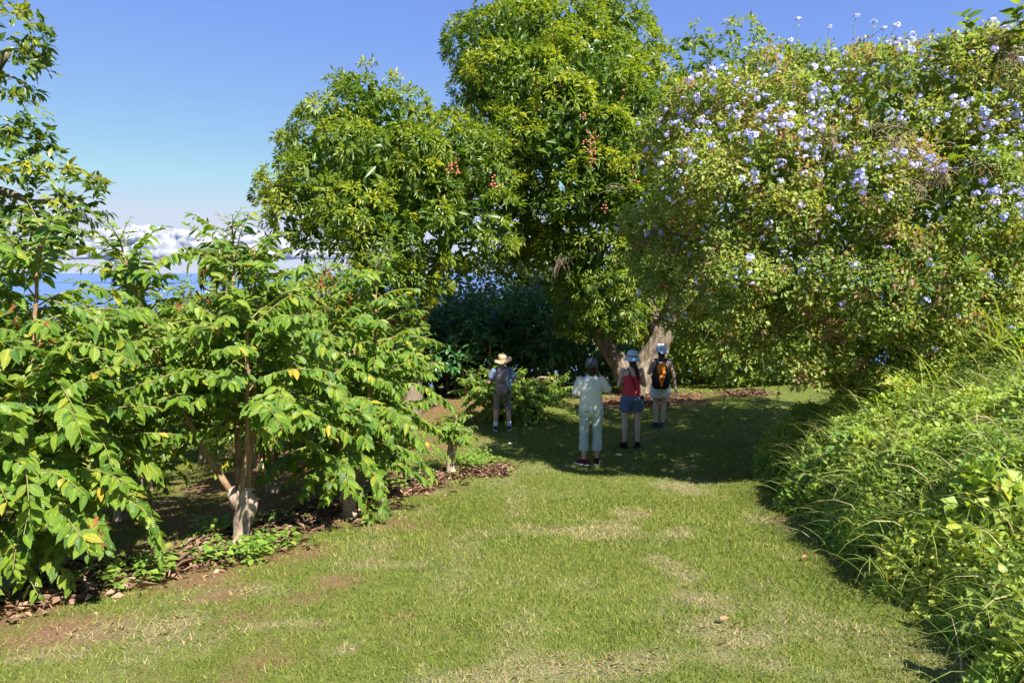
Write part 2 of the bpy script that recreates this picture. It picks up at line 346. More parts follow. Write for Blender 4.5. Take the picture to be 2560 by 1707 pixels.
def ground_mat():
    m, n, l = new_mat('ground_surface'); out = n.new('ShaderNodeOutputMaterial'); p = n.new('ShaderNodeBsdfPrincipled')
    a = N_(n, 'ShaderNodeAttribute', attribute_name='lc'); s = n.new('ShaderNodeSeparateXYZ'); l.new(a.outputs['Vector'], s.inputs[0])
    g = n.new('ShaderNodeNewGeometry')
    n1 = N_(n, 'ShaderNodeTexNoise'); n1.inputs['Scale'].default_value = 9; n1.inputs['Detail'].default_value = 8; n1.inputs['Roughness'].default_value = .7; l.new(g.outputs['Position'], n1.inputs['Vector'])
    n2 = N_(n, 'ShaderNodeTexNoise'); n2.inputs['Scale'].default_value = 70; n2.inputs['Detail'].default_value = 4; l.new(g.outputs['Position'], n2.inputs['Vector'])
    gr = ramp(n, [(.3, (.07, .10, .019)), (.5, (.12, .148, .03)), (.72, (.18, .18, .055))]); l.new(n1.outputs[0], gr.inputs[0])
    dr = ramp(n, [(.3, (.17, .14, .075)), (.7, (.29, .25, .15))]); l.new(n2.outputs[0], dr.inputs[0])
    so = ramp(n, [(.3, (.10, .045, .028)), (.5, (.20, .10, .062)), (.72, (.32, .19, .12))]); l.new(n2.outputs[0], so.inputs[0])
    m1 = N_(n, 'ShaderNodeMix', data_type='RGBA'); l.new(s.outputs[1], m1.inputs[0]); l.new(gr.outputs[0], m1.inputs[6]); l.new(dr.outputs[0], m1.inputs[7])
    m2 = N_(n, 'ShaderNodeMix', data_type='RGBA'); l.new(s.outputs[0], m2.inputs[0]); l.new(m1.outputs[2], m2.inputs[6]); l.new(so.outputs[0], m2.inputs[7])
    l.new(m2.outputs[2], p.inputs['Base Color']); p.inputs['Roughness'].default_value = .95; p.inputs['Specular IOR Level'].default_value = .1
    ad = N_(n, 'ShaderNodeMath', operation='ADD'); l.new(n1.outputs[0], ad.inputs[0]); l.new(n2.outputs[0], ad.inputs[1])
    b = N_(n, 'ShaderNodeBump', i0=.6); b.inputs['Distance'].default_value = .03; l.new(ad.outputs[0], b.inputs['Height']); l.new(b.outputs[0], p.inputs['Normal'])
    l.new(p.outputs[0], out.inputs[0]); return m
ground = link('ground', mesh_np('ground', np.stack([X, Y, Z], -1).reshape(-1, 3), QF, lc, ground_mat()), kind='structure', label='mown lawn and hillside sloping down towards the sea')

def sea_mat():
    m, n, l = new_mat('sea_water'); out = n.new('ShaderNodeOutputMaterial'); p = n.new('ShaderNodeBsdfPrincipled')
    p.inputs['Base Color'].default_value = (.09, .16, .33, 1); p.inputs['Roughness'].default_value = .45; p.inputs['Specular IOR Level'].default_value = .4
    g = n.new('ShaderNodeNewGeometry'); nz = N_(n, 'ShaderNodeTexNoise'); nz.inputs['Scale'].default_value = .004; nz.inputs['Detail'].default_value = 8; l.new(g.outputs['Position'], nz.inputs['Vector'])
    b = N_(n, 'ShaderNodeBump', i0=.5); b.inputs['Distance'].default_value = 30; l.new(nz.outputs[0], b.inputs['Height']); l.new(b.outputs[0], p.inputs['Normal'])
    l.new(p.outputs[0], out.inputs[0]); return m
SZ = -380.0
a = np.linspace(0, 2 * math.pi, 97)[:-1]
V = [(0, 30000, SZ)]; T = []
for k, r in enumerate((20000, 60000, 200000)):
    V += [(r * math.cos(t), 30000 + r * math.sin(t), SZ) for t in a]
for j in range(96):
    j2 = (j + 1) % 96; T.append((0, 1 + j, 1 + j2))
    for k in range(2):
        b0 = 1 + 96 * k; b1 = b0 + 96; T += [(b0 + j, b1 + j, b1 + j2), (b0 + j, b1 + j2, b0 + j2)]
link('sea', mesh_np('sea', np.array(V), np.array(T), None, sea_mat(), False), kind='structure', label='blue sea reaching to the horizon')

# cumulus bank above the sea
def icosphere(sub):
    bm = bmesh.new(); bmesh.ops.create_icosphere(bm, subdivisions=sub, radius=1.0)
    bm.verts.ensure_lookup_table(); V = np.array([v.co[:] for v in bm.verts]); T = np.array([[v.index for v in f.verts] for f in bm.faces]); bm.free(); return V, T
ICO1 = icosphere(1); ICO2 = icosphere(2); ICO3 = icosphere(3)
def noise3(V, s, seed=0.0):
    return np.array([mnoise.fractal(Vector((float(v[0] * s + seed), float(v[1] * s), float(v[2] * s))), 0.6, 2.0, 3) for v in V])
def remesh(name, V, T, voxel, smooth_it=4, fac=.5):
    me = mesh_np(name, V, T); o = link('tmp', me)
    m = o.modifiers.new('r', 'REMESH'); m.mode = 'VOXEL'; m.voxel_size = voxel; m.use_smooth_shade = True
    if smooth_it: q = o.modifiers.new('s', 'SMOOTH'); q.factor = fac; q.iterations = smooth_it
    dg = bpy.context.evaluated_depsgraph_get(); out = bpy.data.meshes.new_from_object(o.evaluated_get(dg)); out.name = name
    bpy.data.objects.remove(o); bpy.data.meshes.remove(me)
    out.polygons.foreach_set('use_smooth', np.ones(len(out.polygons), bool)); return out
def get_v(me):
    a = np.empty(len(me.vertices) * 3, np.float32); me.vertices.foreach_get('co', a); return a.reshape(-1, 3).astype(float)
def set_v(me, V):
    me.vertices.foreach_set('co', np.ascontiguousarray(V, np.float32).ravel()); me.update()
def vnormals(me):
    a = np.empty(len(me.vertices) * 3, np.float32); me.vertices.foreach_get('normal', a); return a.reshape(-1, 3).astype(float)
def cloud():
    r = np.random.default_rng(5); mb = MB(); D = 24000.0; k = D / F_
    prof = np.array([(60, 640), (150, 618), (225, 582), (260, 574), (300, 577), (345, 566), (385, 567), (430, 576), (500, 580), (560, 588), (600, 573), (640, 577), (680, 594), (740, 612), (860, 630), (980, 640)], float)
    base = 650
    for px in np.arange(70, 980, 6):                      # in hundredths of the picture, scaled up below
        top = np.interp(px, prof[:, 0], prof[:, 1]); h = base - top
        for q in range(2 + int(h / 12)):
            f = r.random(); py = base - 6 - (h - 6) * f
            rad = (17 - 6 * f) * r.uniform(.6, 1.15); rad = max(min(rad, (py - top) + 5), 4)
            mb.add(ICO2[0] * rad * [1.25, 1, .85] + [px, r.uniform(-14, 14) - 8 * (1 - f), base - py], ICO2[1])
    V = np.concatenate(mb.V); V[:, 2] = np.maximum(V[:, 2], 1.5 + 1.5 * np.sin(V[:, 0] * .06)); me = remesh('cloud', V, np.concatenate(mb.T), 2.3, 14)
    V = get_v(me); N = vnormals(me)
    d = np.array([sum(a * (abs(mnoise.noise(Vector((v[0] * f_, v[1] * f_, v[2] * f_ * 1.3)))) - .25) for f_, a in ((.035, 5.0), (.08, 2.0))) for v in V])
    V = V - N * (d * np.clip(V[:, 2] / 18, .15, 1))[:, None] * .45
    c0 = at(0, base, D); V = c0 + V * k; set_v(me, V)
    m, n, l = new_mat('cloud'); out = n.new('ShaderNodeOutputMaterial'); d = n.new('ShaderNodeBsdfDiffuse'); t = n.new('ShaderNodeBsdfTranslucent'); x = N_(n, 'ShaderNodeMixShader', i0=.4)
    d.inputs[0].default_value = (.42, .43, .46, 1); t.inputs[0].default_value = (.46, .49, .56, 1)
    l.new(d.outputs[0], x.inputs[1]); l.new(t.outputs[0], x.inputs[2]); l.new(x.outputs[0], out.inputs[0])
    me.materials.append(m)
    o = link('cloud', me); o['label'] = 'white cumulus bank low over the sea horizon'; o['category'] = 'cloud'
cloud()

# ------------------------------------------------------------------ lawn grass
WE = np.array([gp(2520, 1760), gp(2425, 1640), gp(2330, 1530), gp(2180, 1390), gp(2060, 1290), gp(1945, 1210), gp(1880, 1130), gp(1868, 1075), gp(1890, 1020)])[:, :2]   # foot of the weedy bank
_wy = WE[:, 1].copy(); _wx = WE[:, 0].copy(); _o = np.argsort(_wy); _wy = _wy[_o]; _wx = _wx[_o]
def weed_e(x, y):        # how far to the right of the bank's foot
    return x - (np.interp(y, _wy, _wx) + (vnoise(y * 2.5, 0 * y, 77) - .5) * 0.35)
def lawn():
    mb = MB()
    for y0, y1, dens, L, W in ((1.6, 3.6, 5600, .033, .0055), (3.6, 5.5, 3800, .036, .0068), (5.5, 8, 2300, .044, .0090), (8, 11.5, 1150, .042, .009), (11.5, 20, 420, .05, .014)):
        xa, xb = -0.8 * y1 - .3, min(0.8 * y1 + .3, 9)
        n = int(dens * (y1 - y0) * (xb - xa)); x = rng.uniform(xa, xb, n); y = rng.uniform(y0, y1, n)
        k = (np.abs(x) < 0.8 * y + .3) & (weed_e(x, y) < 0.5)
        x = x[k]; y = y[k]
        # thin out in the planting bed and patchily elsewhere
        b = bed_mask(x, y); cl = fbm(x * 9, y * 9, 61, 2)
        k = (rng.random(len(x)) > b * 0.93) & (rng.random(len(x)) < 0.5 + 0.9 * cl)
        x = x[k]; y = y[k]; n = len(x); d = dry_mask(x, y)
        P = np.stack([x, y, G(x, y) - .003], -1)
        az = rng.uniform(0, 2 * math.pi, n); lean = np.clip(rng.normal(.62, .28, n) + d * .55, .1, 1.5)
        D = np.stack([np.cos(az) * np.sin(lean), np.sin(az) * np.sin(lean), np.cos(lean)], -1)
        side = nrm(np.cross(D, rdir(n)))
        ln = L * rng.uniform(.6, 1.35, n) * (0.75 + .5 * cl[k]); w = W * rng.uniform(.7, 1.3, n)
        patch = fbm(x * 1.6, y * 1.6, 71, 3)
        tint = np.clip(rng.normal(.36, .26, n) + (patch - .5) * .6, 0, .70)
        isdry = rng.random(n) < d * .85 + .03
        tint = np.where(isdry, rng.uniform(.76, 1, n), tint)
        V = np.stack([P - side * w[:, None] * .5, P + side * w[:, None] * .5, P + D * ln[:, None]], 1).reshape(-1, 3)
        T = np.arange(3 * n).reshape(-1, 3)
        A = np.zeros((n, 3, 3)); A[:, 2, 0] = 1; A[..., 2] = tint[:, None]
        mb.add(V, T, A.reshape(-1, 3))
    o = mb.link('lawn_grass', M['lawn'], None, False, kind='stuff'); o['label'] = 'short mown lawn grass with dry brown patches'; o['category'] = 'grass'
lawn()
def clippings():
    mb = MB(); n = 7000
    x = rng.uniform(-4, 3.2, n * 4); y = rng.uniform(2.2, 7.5, n * 4)
    k = (rng.random(len(x)) < sm(.35, .95, dry_mask(x, y)) * .6) & (weed_e(x, y) < .1); x = x[k][:n]; y = y[k][:n]; n = len(x)
    P = np.stack([x, y, G(x, y) + rng.uniform(.006, .03, n)], -1)
    az = rng.uniform(0, 2 * math.pi, n); D = np.stack([np.cos(az), np.sin(az), rng.normal(0, .3, n)], -1)
    mb.add(*place(LT_KITE, P, D, rdir(n) * .6 + [0, 0, 1], rng.uniform(.025, .07, n), rng.uniform(.05, .10, n), rng.uniform(.2, .95, n) * .0 + rng.uniform(.72, 1, n)))
    o = mb.link('dry_clippings', M['lawn'], None, False, kind='stuff'); o['label'] = 'dry brown grass clippings lying on the lawn'; o['category'] = 'clippings'
clippings()
def litter():
    mb = MB(); n = 15000
    t = rng.random(n) * (len(ROW) - 1); i = t.astype(int); f = (t - i)[:, None]; c = ROW[i] * (1 - f) + ROW[i + 1] * f
    xy = c + rng.normal(0, .24, (n, 2))
    for e in LITTER:
        g = gp(e[0], e[1]); ex = abs(gp(e[0] + e[2], e[1])[0] - g[0]); m = 1500
        xy = np.concatenate([xy, g[:2] + rng.normal(0, .42, (m, 2)) * [ex, ex * .9]])
    x, y = xy.T; k = rng.random(len(x)) < bed_mask(x, y) + .12; x = x[k]; y = y[k]; n = len(x)
    P = np.stack([x, y, G(x, y) + rng.uniform(.0, .035, n)], -1); az = rng.uniform(0, 2 * math.pi, n)
    D = np.stack([np.cos(az), np.sin(az), rng.normal(.1, .35, n)], -1)
    thin = rng.random(n) < .35
    mb.add(*place(LT_LANCE, P, D, rdir(n) * .8 + [0, 0, 1], np.where(thin, rng.uniform(.06, .22, n), rng.uniform(.03, .09, n)), np.where(thin, .07, rng.uniform(.35, .65, n)), rng.random(n)))
    o = mb.link('leaf_litter', M['litter'], None, False, kind='stuff'); o['label'] = 'reddish brown dead leaves and straw along the coffee row'; o['category'] = 'leaf litter'
litter()
def herbs():
    """low weeds sprouting along the planting bed"""
    mb = MB(); n = 70
    t = rng.random(n) * (len(ROW) - 1.01); i = t.astype(int); f = (t - i)[:, None]; c = ROW[i] * (1 - f) + ROW[i + 1] * f + rng.normal(0, .22, (n, 2))
    pts = [(1180, 1165, 40, .22), (1160, 1150, 30, .25), (640, 1390, 46, .18), (560, 1330, 30, .14), (380, 1440, 30, .2), (1400, 1055, 16, .3)]
    for px, py, m, s in pts: c = np.concatenate([c, gp(px, py)[:2] + rng.normal(0, s, (m, 2))])
    n = len(c); z = G(c[:, 0], c[:, 1])
    for k in range(9):
        az = rng.uniform(0, 6.28, n); h = rng.uniform(.02, .16, n)
        P = np.stack([c[:, 0] + np.cos(az) * .02, c[:, 1] + np.sin(az) * .02, z + h], -1)
        D = np.stack([np.cos(az), np.sin(az), rng.uniform(-.2, .6, n)], -1)
        mb.add(*place(LT_MID, P, D, rdir(n) * .4 + [0, 0, 1], rng.uniform(.03, .085, n), rng.uniform(1.0, 1.6, n), rng.uniform(.0, .5, n)))
    o = mb.link('bed_weeds', M['weed'], None, True, kind='stuff'); o['label'] = 'small green weeds sprouting in the mulch bed'; o['category'] = 'weeds'
herbs()

# ------------------------------------------------------------------ coffee trees
UPV = np.array([0, 0, 1.0])
def arc(p0, az, el, L, droop, n, r, sway=.0):
    P = [np.asarray(p0, float)]; e = el; a = az
    for k in range(n - 1):
        d = np.array([math.cos(a) * math.cos(e), math.sin(a) * math.cos(e), math.sin(e)]); P.append(P[-1] + d * L / (n - 1))
        e -= droop / (n - 1); a += r.normal() * sway
    return np.array(P)
LEAF_ME = None
def coffee(base, H, stems, seed, stump_h=.48, stump_r=.085, spread=1.0, near=True, dens=1.0, low=.35, lsize=1.0, zmin=-9.0):
    """stump, upright stems, paired arching branches; returns pieces in world coordinates"""
    r = np.random.default_rng(seed); b = np.asarray(base, float)
    trunk = MB(); stem_m = []; br = MB(); LP = []; LD = []; LN = []; LL = []; berr = []
    top = b + [r.normal() * .03, r.normal() * .03, stump_h]
    if near:
        n = 16; t = np.linspace(0, 1, n); path = b + (top - b) * t[:, None] + np.stack([np.sin(t * 5 + seed) * .02, np.cos(t * 4 + seed) * .02, 0 * t - .05 * (1 - t)], -1)
        rad = stump_r * (.92 + .85 * np.exp(-t * 8) + .40 * sm(.45, .88, t)) * np.where(t > .97, .55, np.where(t > .9, .85, 1))
        V, T, A = tube(path, rad, 20, True, .28, seed); V += (noise3(V, 9, seed)[:, None] * nrm(V - np.repeat(path.mean(0)[None], len(V), 0)) * .010)
        trunk.add(V, T, A)
    else:
        trunk.add(*tube(curve(b - [0, 0, .1], top, 5, .01, r), np.linspace(stump_r * 1.3, stump_r, 5), 7, True, .2, seed))
    for s, (sa, lean, hh) in enumerate(stems):
        off = np.array([math.cos(sa), math.sin(sa), 0]) * stump_r * .75
        p0 = b + off + [0, 0, stump_h * .93]
        if near: trunk.add(*tube(np.array([p0 - off * .7 - [0, 0, .10], p0 - off * .1, p0 + off * .25 + [0, 0, .07]]), [stump_r * .8, stump_r * .66, stump_r * .50], 12, True, .25, seed + s))
        tp = b + np.array([math.cos(sa), math.sin(sa), 0]) * lean + [0, 0, hh * H]
        n = 18; t = np.linspace(0, 1, n)[:, None]
        path = p0 + (tp - p0) * t + np.array([math.cos(sa), math.sin(sa), 0]) * .12 * lean * np.sin(t * math.pi) + curve([0, 0, 0], [0, 0, 0], n, .008, r)
        mb = MB(); mb.add(*tube(path, np.linspace(.031, .006, n), 7, True, .1, seed)); stem_m.append(mb)
        ln = np.linalg.norm(tp - p0); nodes = np.arange(low, ln - .02, .062 / dens); ph = r.uniform(0, 3.14)
        for k, q in enumerate(nodes):
            f = q / ln; p = np.array([np.interp(f, t[:, 0], path[:, c]) for c in range(3)])
            for sgn in (0, math.pi):
                if r.random() < .10 + .25 * (f < .25): continue
                az = ph + k * 1.83 + sgn + r.normal() * .3
                L = spread * (1.05 * (1 - f) ** .55 * (0.55 + .45 * sm(0, .3, f)) + .13) * r.uniform(.7, 1.15)
                el = math.radians(14 + 40 * f ** 1.5 + r.normal() * 17); m = 8
                P = arc(p, az, el, L, math.radians(30 + 45 * L) * (1.15 - .5 * f) * r.uniform(.7, 1.2), m, r, .06)
                if P[:, 2].min() < b[2] + zmin + (.45 if zmin > 0 and abs(P[-1][0] - b[0]) < .5 and P[-1][1] < b[1] else 0): continue
                gz = G(P[:, 0], P[:, 1]) + .06; P[:, 2] = np.maximum(P[:, 2], gz)
                br.add(*tube(P, np.linspace(.0065, .0026, m), 4, False))
                npair = max(3, int(L / .046)); fs = np.linspace(.06 if L < .4 else .2, 1.0, npair)
                tang = nrm(np.gradient(P, axis=0))
                for g in fs:
                    pp = np.array([np.interp(g, np.linspace(0, 1, m), P[:, c]) for c in range(3)]); tt = tang[min(int(g * m), m - 1)]
                    side = np.cross(tt, UPV); side /= max(np.linalg.norm(side), 1e-3)
                    for w in (1, -1):
                        if r.random() < .12: continue
                        D = tt * (.35 + .75 * g * g * r.random()) + side * w * .8 + np.array([0, 0, -r.uniform(.05, .95) + .35 * (f > .85)]) + r.normal(size=3) * .16
                        LP.append(pp + side * w * .006); LD.append(D); LN.append(UPV * .9 + tt * .25 + r.normal(size=3) * .28 + np.array([0, -.22, 0]))
                        LL.append(lsize * (.130 - .04 * (g > .93) - .03 * r.random() - .04 * (f > .92)) * r.uniform(.8, 1.12))
                    if near and g < .82 and L > .45 and f < .8 and r.random() < .22:
                        for c in range(r.integers(3, 8)): berr.append((pp + r.normal(size=3) * [.016, .016, .013], r.uniform(.006, .0088)))
    return dict(trunk=trunk, stems=stem_m, br=br, P=np.array(LP), D=np.array(LD), N=np.array(LN), L=np.array(LL), berr=berr)
LEAF_VAR = []
for k, tm in enumerate((LT_COFFEE, LT_COFFEE2, LT_COFFEE3)):
    V, T, A = place(tm, np.zeros((1, 3)), np.array([[1., 0, 0]]), np.array([[0, 0, 1.]]), 1, 1, .0)
    LEAF_VAR.append(mesh_np('coffee_leaf', V, T, A, M['coffee']))
LEAF_DEAD = mesh_np('dead_leaf', *place(leaf_template([0, .15, .4, .7, 1], [0, .12, .17, .1, 0], .5, .9, .05), np.zeros((1, 3)), np.array([[1., 0, 0]]), np.array([[0, 0, 1.]]), 1, 1, .2), M['dead'])
def mat4(P, D, N, L, base):
    d, b_, n_ = frame(np.asarray(D, float), np.asarray(N, float)); m = Matrix.Identity(4)
    for c in range(3):
        m[c][0] = d[c] * L; m[c][1] = b_[c] * L; m[c][2] = n_[c] * L; m[c][3] = P[c] - base[c]
    return m
def pick_front(P, D, L, k, cell=26):
    """the k leaves that show largest from where the photograph was taken"""
    px, py, zc = project(P + D / np.linalg.norm(D, axis=1, keepdims=True) * L[:, None] * .5)
    ok = (px > -10) & (px < 2570) & (py > -10) & (py < 1717) & (zc > .5)
    key = (px // cell).astype(int) * 1000 + (py // cell).astype(int)
    order = np.argsort(zc); seen = {}; cand = []
    for i in order:
        if not ok[i]: continue
        c = seen.get(key[i], 0)
        if c < 1: seen[key[i]] = c + 1; cand.append(i)
    cand = np.array(cand, int)
    s = L[cand] / zc[cand]; return cand[np.argsort(-s)[:k]]
def coffee_tree(label, base, H, stems, seed, group='coffee trees in the front row', nleaf=300, dead=(), **kw):
    base = np.asarray(base, float); c = coffee(base, H, stems, seed, **kw); t = thing('coffee_tree', label, 'coffee tree', base, group)
    c['trunk'].link('trunk', M['bark_pale'], t)
    for mb in c['stems']: mb.link('stem', M['bark_stem'], t)
    c['br'].link('branches', M['twig'], t, kind='stuff')
    n = len(c['P']); sel = pick_front(c['P'], c['D'], c['L'], nleaf); rest = np.ones(n, bool); rest[sel] = False
    r = np.random.default_rng(seed + 1)
    for i in sel:
        o = link('leaf', LEAF_VAR[r.integers(3)], t); o.matrix_local = mat4(c['P'][i], c['D'][i], c['N'][i], c['L'][i], base)
    mb = MB(); tint = np.clip(r.normal(.42, .24, n), 0, .93); tint = np.where(r.random(n) < .03, r.uniform(.94, .995, n), tint)
    v = r.integers(0, 3, n); behind = c['P'][:, 1] > base[1] + .1
    for k, tm in enumerate((LT_COFFEE, LT_COFFEE2, LT_COFFEE3)):
        q = rest & (v == k) & ~behind; mb.add(*place(tm, c['P'][q], c['D'][q], c['N'][q], c['L'][q], 1, tint[q]))
    q = rest & behind; mb.add(*place(LT_MID, c['P'][q], c['D'][q], c['N'][q], c['L'][q], 1, tint[q]))
    mb.link('foliage', M['coffee_stuff'], t, kind='stuff')
    if c['berr']:
        mb = MB(); V0, T0 = ICO1
        for p, rr in c['berr']: mb.add(V0 * rr * [1, 1, 1.15] + p, T0)
        mb.link('cherries', M['berry'], t, kind='stuff')
    for px, py, Y, m, s in dead:
        ctr = at(px, py, Y)
        for k in range(m):
            p = ctr + r.normal(size=3) * [s, s, s * 1.2]; o = link('dead_leaf', LEAF_DEAD, t)
            o.matrix_local = mat4(p, [r.normal() * .35, r.normal() * .35, -1], [r.normal(), r.normal(), .1], r.uniform(.05, .095), base)
    return t
def nornd(src, name):
    """same leaf colours, tint read from the mesh instead of the object"""
    m = src.copy(); m.name = name; nt = m.node_tree
    for nd in nt.nodes:
        if nd.type == 'OBJECT_INFO':
            for lk in list(nd.outputs['Random'].links): nt.links.remove(lk)
    for nd in nt.nodes:
        if nd.type == 'MATH' and nd.operation == 'ADD': nd.inputs[1].default_value = 0.0
    return m
M['coffee_stuff'] = nornd(M['coffee'], 'coffee_leaf_mass')
A_ = gp(25, 1490); B_ = gp(605, 1372); D_ = gp(1130, 1188)
C1 = np.array([-1.75, 7.0, 0]); C1[2] = G(C1[0], C1[1]); C2 = np.array([-1.75, 8.5, 0]); C2[2] = G(C2[0], C2[1])
Z0 = np.array([-4.7, 3.6, 0]); Z0[2] = G(Z0[0], Z0[1])
coffee_tree('large coffee tree cut off by the left edge of the picture, with thick stump', A_, 2.6, [(.2, .36, 1.0), (2.5, .55, .95), (4.4, .5, .9), (5.6, .65, .62), (.9, .7, .7)], 11, stump_h=.34, stump_r=.09, spread=1.08, low=.06, dead=[(225, 1320, A_[1] - .5, 5, .04), (110, 800, A_[1] - .35, 5, .05), (30, 790, A_[1] - .3, 3, .05)])
coffee_tree('tall coffee tree on a pale forked stump beside the lawn', B_, 2.80, [(1.9, .30, 1.0), (.15, .20, .93), (3.3, .85, .96), (5.4, .42, .78)], 23, stump_h=.52, stump_r=.072, spread=1.08, low=.5, zmin=.66, dead=[(512, 655, B_[1] + .1, 9, .045), (645, 1135, B_[1] - .1, 4, .03), (510, 720, B_[1] + .1, 4, .05), (450, 735, B_[1] - .2, 3, .04)])
coffee_tree('coffee tree with orange dead leaves near its top, right of the pale stump', C1, 2.75, [(.4, .40, 1.0), (2.2, .45, .95), (4.6, .35, .82)], 37, stump_h=.30, stump_r=.07, spread=1.02, low=.3, dead=[(830, 700, C1[1] - .25, 12, .07), (855, 740, C1[1] - .25, 8, .06), (800, 690, C1[1] - .2, 5, .04)])
coffee_tree('rounded coffee tree with drooping branches behind the small cut stump', C2, 2.1, [(.3, .5, .95), (2.7, .3, 1.0), (4.9, .4, .8)], 41, stump_h=.30, stump_r=.07, spread=.8, low=.25)
coffee_tree('pruned coffee stump with a small tuft of leaves, last in the front row', D_, .88, [(1.2, .16, .98), (3.8, .24, .9), (5.2, .18, .85)], 53, stump_h=.52, stump_r=.055, spread=.36, low=.06, nleaf=160, dens=1.3)
# low toppled coffee bush between the man and the dappled lawn
E_ = gp(1285, 1048)
coffee_tree('low fallen coffee bush with bent bare branch, right of man in tan hat', E_ + [0, .1, 0], 1.05, [(.1, 1.0, .62), (3.1, .95, .8), (1.6, .4, .8), (4.4, .4, .75), (5.6, .7, .7), (2.4, .6, .85)], 67, group='coffee trees in the front row', stump_h=.12, stump_r=.05, spread=.85, low=.08, nleaf=200, dens=1.25)
mb = MB(); mb.add(*tube(spline([at(1325, 985, 14.6), at(1335, 960, 14.5), at(1350, 943, 14.4), at(1385, 950, 14.4), at(1400, 975, 14.4)], 14), np.linspace(.03, .015, 14), 6))
mb.add(*tube(spline([at(1325, 1000, 14.4), at(1340, 970, 14.3), at(1365, 965, 14.3), at(1385, 978, 14.3)], 10), np.linspace(.02, .01, 10), 6))
_f = [o for o in bpy.data.objects if o.name.startswith('coffee_tree') and 'fallen' in o.get('label', '')][0]
mb.link('bare_branch', M['drytwig'], _f)

# rows of coffee behind, down the slope
def coffee_proto(seed, H, spread):
    c = coffee((0, 0, 0), H, [(.3, .35, 1.0), (2.3, .4, .93), (4.5, .4, .85)], seed, stump_h=.4, spread=spread, near=False, dens=.85, lsize=1.1)
    c['P'][:, 2] = np.maximum(c['P'][:, 2], .1)
    r = np.random.default_rng(seed); n = len(c['P'])
    mb = MB(); mb.add(*place(LT_MID, c['P'], c['D'], c['N'], c['L'], 1, np.clip(r.normal(.42, .25, n), 0, 1)))
    st = MB()
    for s in c['stems']:
        for v, t, a in zip(s.V, s.T, s.A): st.add(v, t, a)
    for v, t, a in zip(c['br'].V, c['br'].T, c['br'].A): pass
    return c['trunk'].mesh('trunk', M['bark_pale']), st.mesh('stems', M['bark_stem']), mb.mesh('foliage', M['coffee_far'])
_g = G; G = lambda x, y: np.zeros(np.shape(np.asarray(x, float) + np.asarray(y, float))) - 1.0
PROTO = [coffee_proto(100 + k, 2.5 + .15 * k, 1.0) for k in range(3)]
G = _g
def far_coffee(x, y, k, rz, s, label, group):
    t = thing('coffee_tree', label, 'coffee tree', (x, y, float(G(x, y))), group, rz); t.scale = (s, s, s)
    for nm, me in zip(('trunk', 'stems', 'foliage'), PROTO[k]):
        o = link(nm, me, t)
        if nm != 'trunk': o['kind'] = 'stuff'
rr = random.Random(4)
SPOTS = [(-5.6, 6.0), (-4.3, 7.3), (-3.2, 8.8), (-6.8, 8.4), (-5.4, 9.8), (-4.2, 11.2), (-2.6, 10.6), (-3.2, 13.0), (-8.6, 9.6), (-7.2, 11.2), (-6.0, 13.0), (-4.8, 14.8), (-9.6, 12.4), (-8.2, 14.4), (-6.8, 16.4), (-11.5, 14.5), (-10, 17), (-8.5, 19), (-13, 18), (-11, 21), (-14.5, 22), (-6.2, 7.0)]
for i, (x, y) in enumerate(SPOTS):
    far_coffee(x, y, i % 3, rr.uniform(0, 6.28), rr.uniform(.9, 1.02) * (1.0 if y < 12 else 1.08), 'leafy coffee tree in the rows behind the front row of coffee', 'coffee trees in the rows behind')

# taller trees further down the slope, closing the view below the sea horizon
FARS = []
for i in range(26):
    y = rr.uniform(20, 44); px = rr.uniform(-260, 760) if i < 18 else rr.uniform(640, 1500)
    FARS.append((px, y))
for i in range(16): FARS.append((1350 + i * 90 + rr.uniform(-30, 30), rr.uniform(22, 32)))
for i, (px, y) in enumerate(FARS):
    pyt = 748 + rr.uniform(-6, 20) if px < 480 else 700 + rr.uniform(-30, 10)
    c = at(px, pyt, y); h = c[2] - float(G(c[0], y)); far_coffee(c[0], y, i % 3, rr.uniform(0, 6.28), max(h / 2.72, .8), 'tree far down the slope beyond the coffee rows', 'trees far down the slope')
# ------------------------------------------------------------------ big trees
def lobes_at(spec):
    """(px, py, depth, half width px, half height px) -> centre, radii"""
    C = []; R = []
    for px, py, Y, rx, ry in spec:
        C.append(at(px, py, Y)); s = Y / F_; R.append((rx * s, .5 * (rx + ry) * s * 1.05, ry * s))
    return np.array(C), np.array(R)
def lobe_surface(C, R, dens, r, keep=.88, back=.35):
    """points over the union of lobes with their outward direction"""
    P = []; O = []
    for i in range(len(C)):
        area = 4 * math.pi * np.mean(R[i]) ** 2; n = int(area * dens); o = rdir(n, r)
        w = np.where(o[:, 1] > .35, back, 1.0); o = o[r.random(n) < w]
        rad = 1 + .16 * (np.array([mnoise.noise(Vector((float(q[0]) * 2.1 + i * 7, float(q[1]) * 2.1, float(q[2]) * 2.1))) for q in o]))
        p = C[i] + o * R[i] * rad[:, None]
        ok = np.ones(len(p), bool)
        for j in range(len(C)):
            if j != i: ok &= (((p - C[j]) / (R[j] * keep)) ** 2).sum(1) > 1
        P.append(p[ok]); O.append(nrm(o[ok] / R[i]))
    return np.concatenate(P), np.concatenate(O)
def sublobes(C, R, r, s=.40, n=15):
    c2 = []; r2 = []
    for c, q in zip(C, R):
        o = rdir(n, r); m = q.mean() * s * r.uniform(.65, 1.2, n)
        c2.append(c + o * q * r.uniform(.72, .92, (n, 1))); r2.append(np.stack([m * 1.1, m * 1.1, m * .85], -1))
    return np.concatenate(c2), np.concatenate(r2)
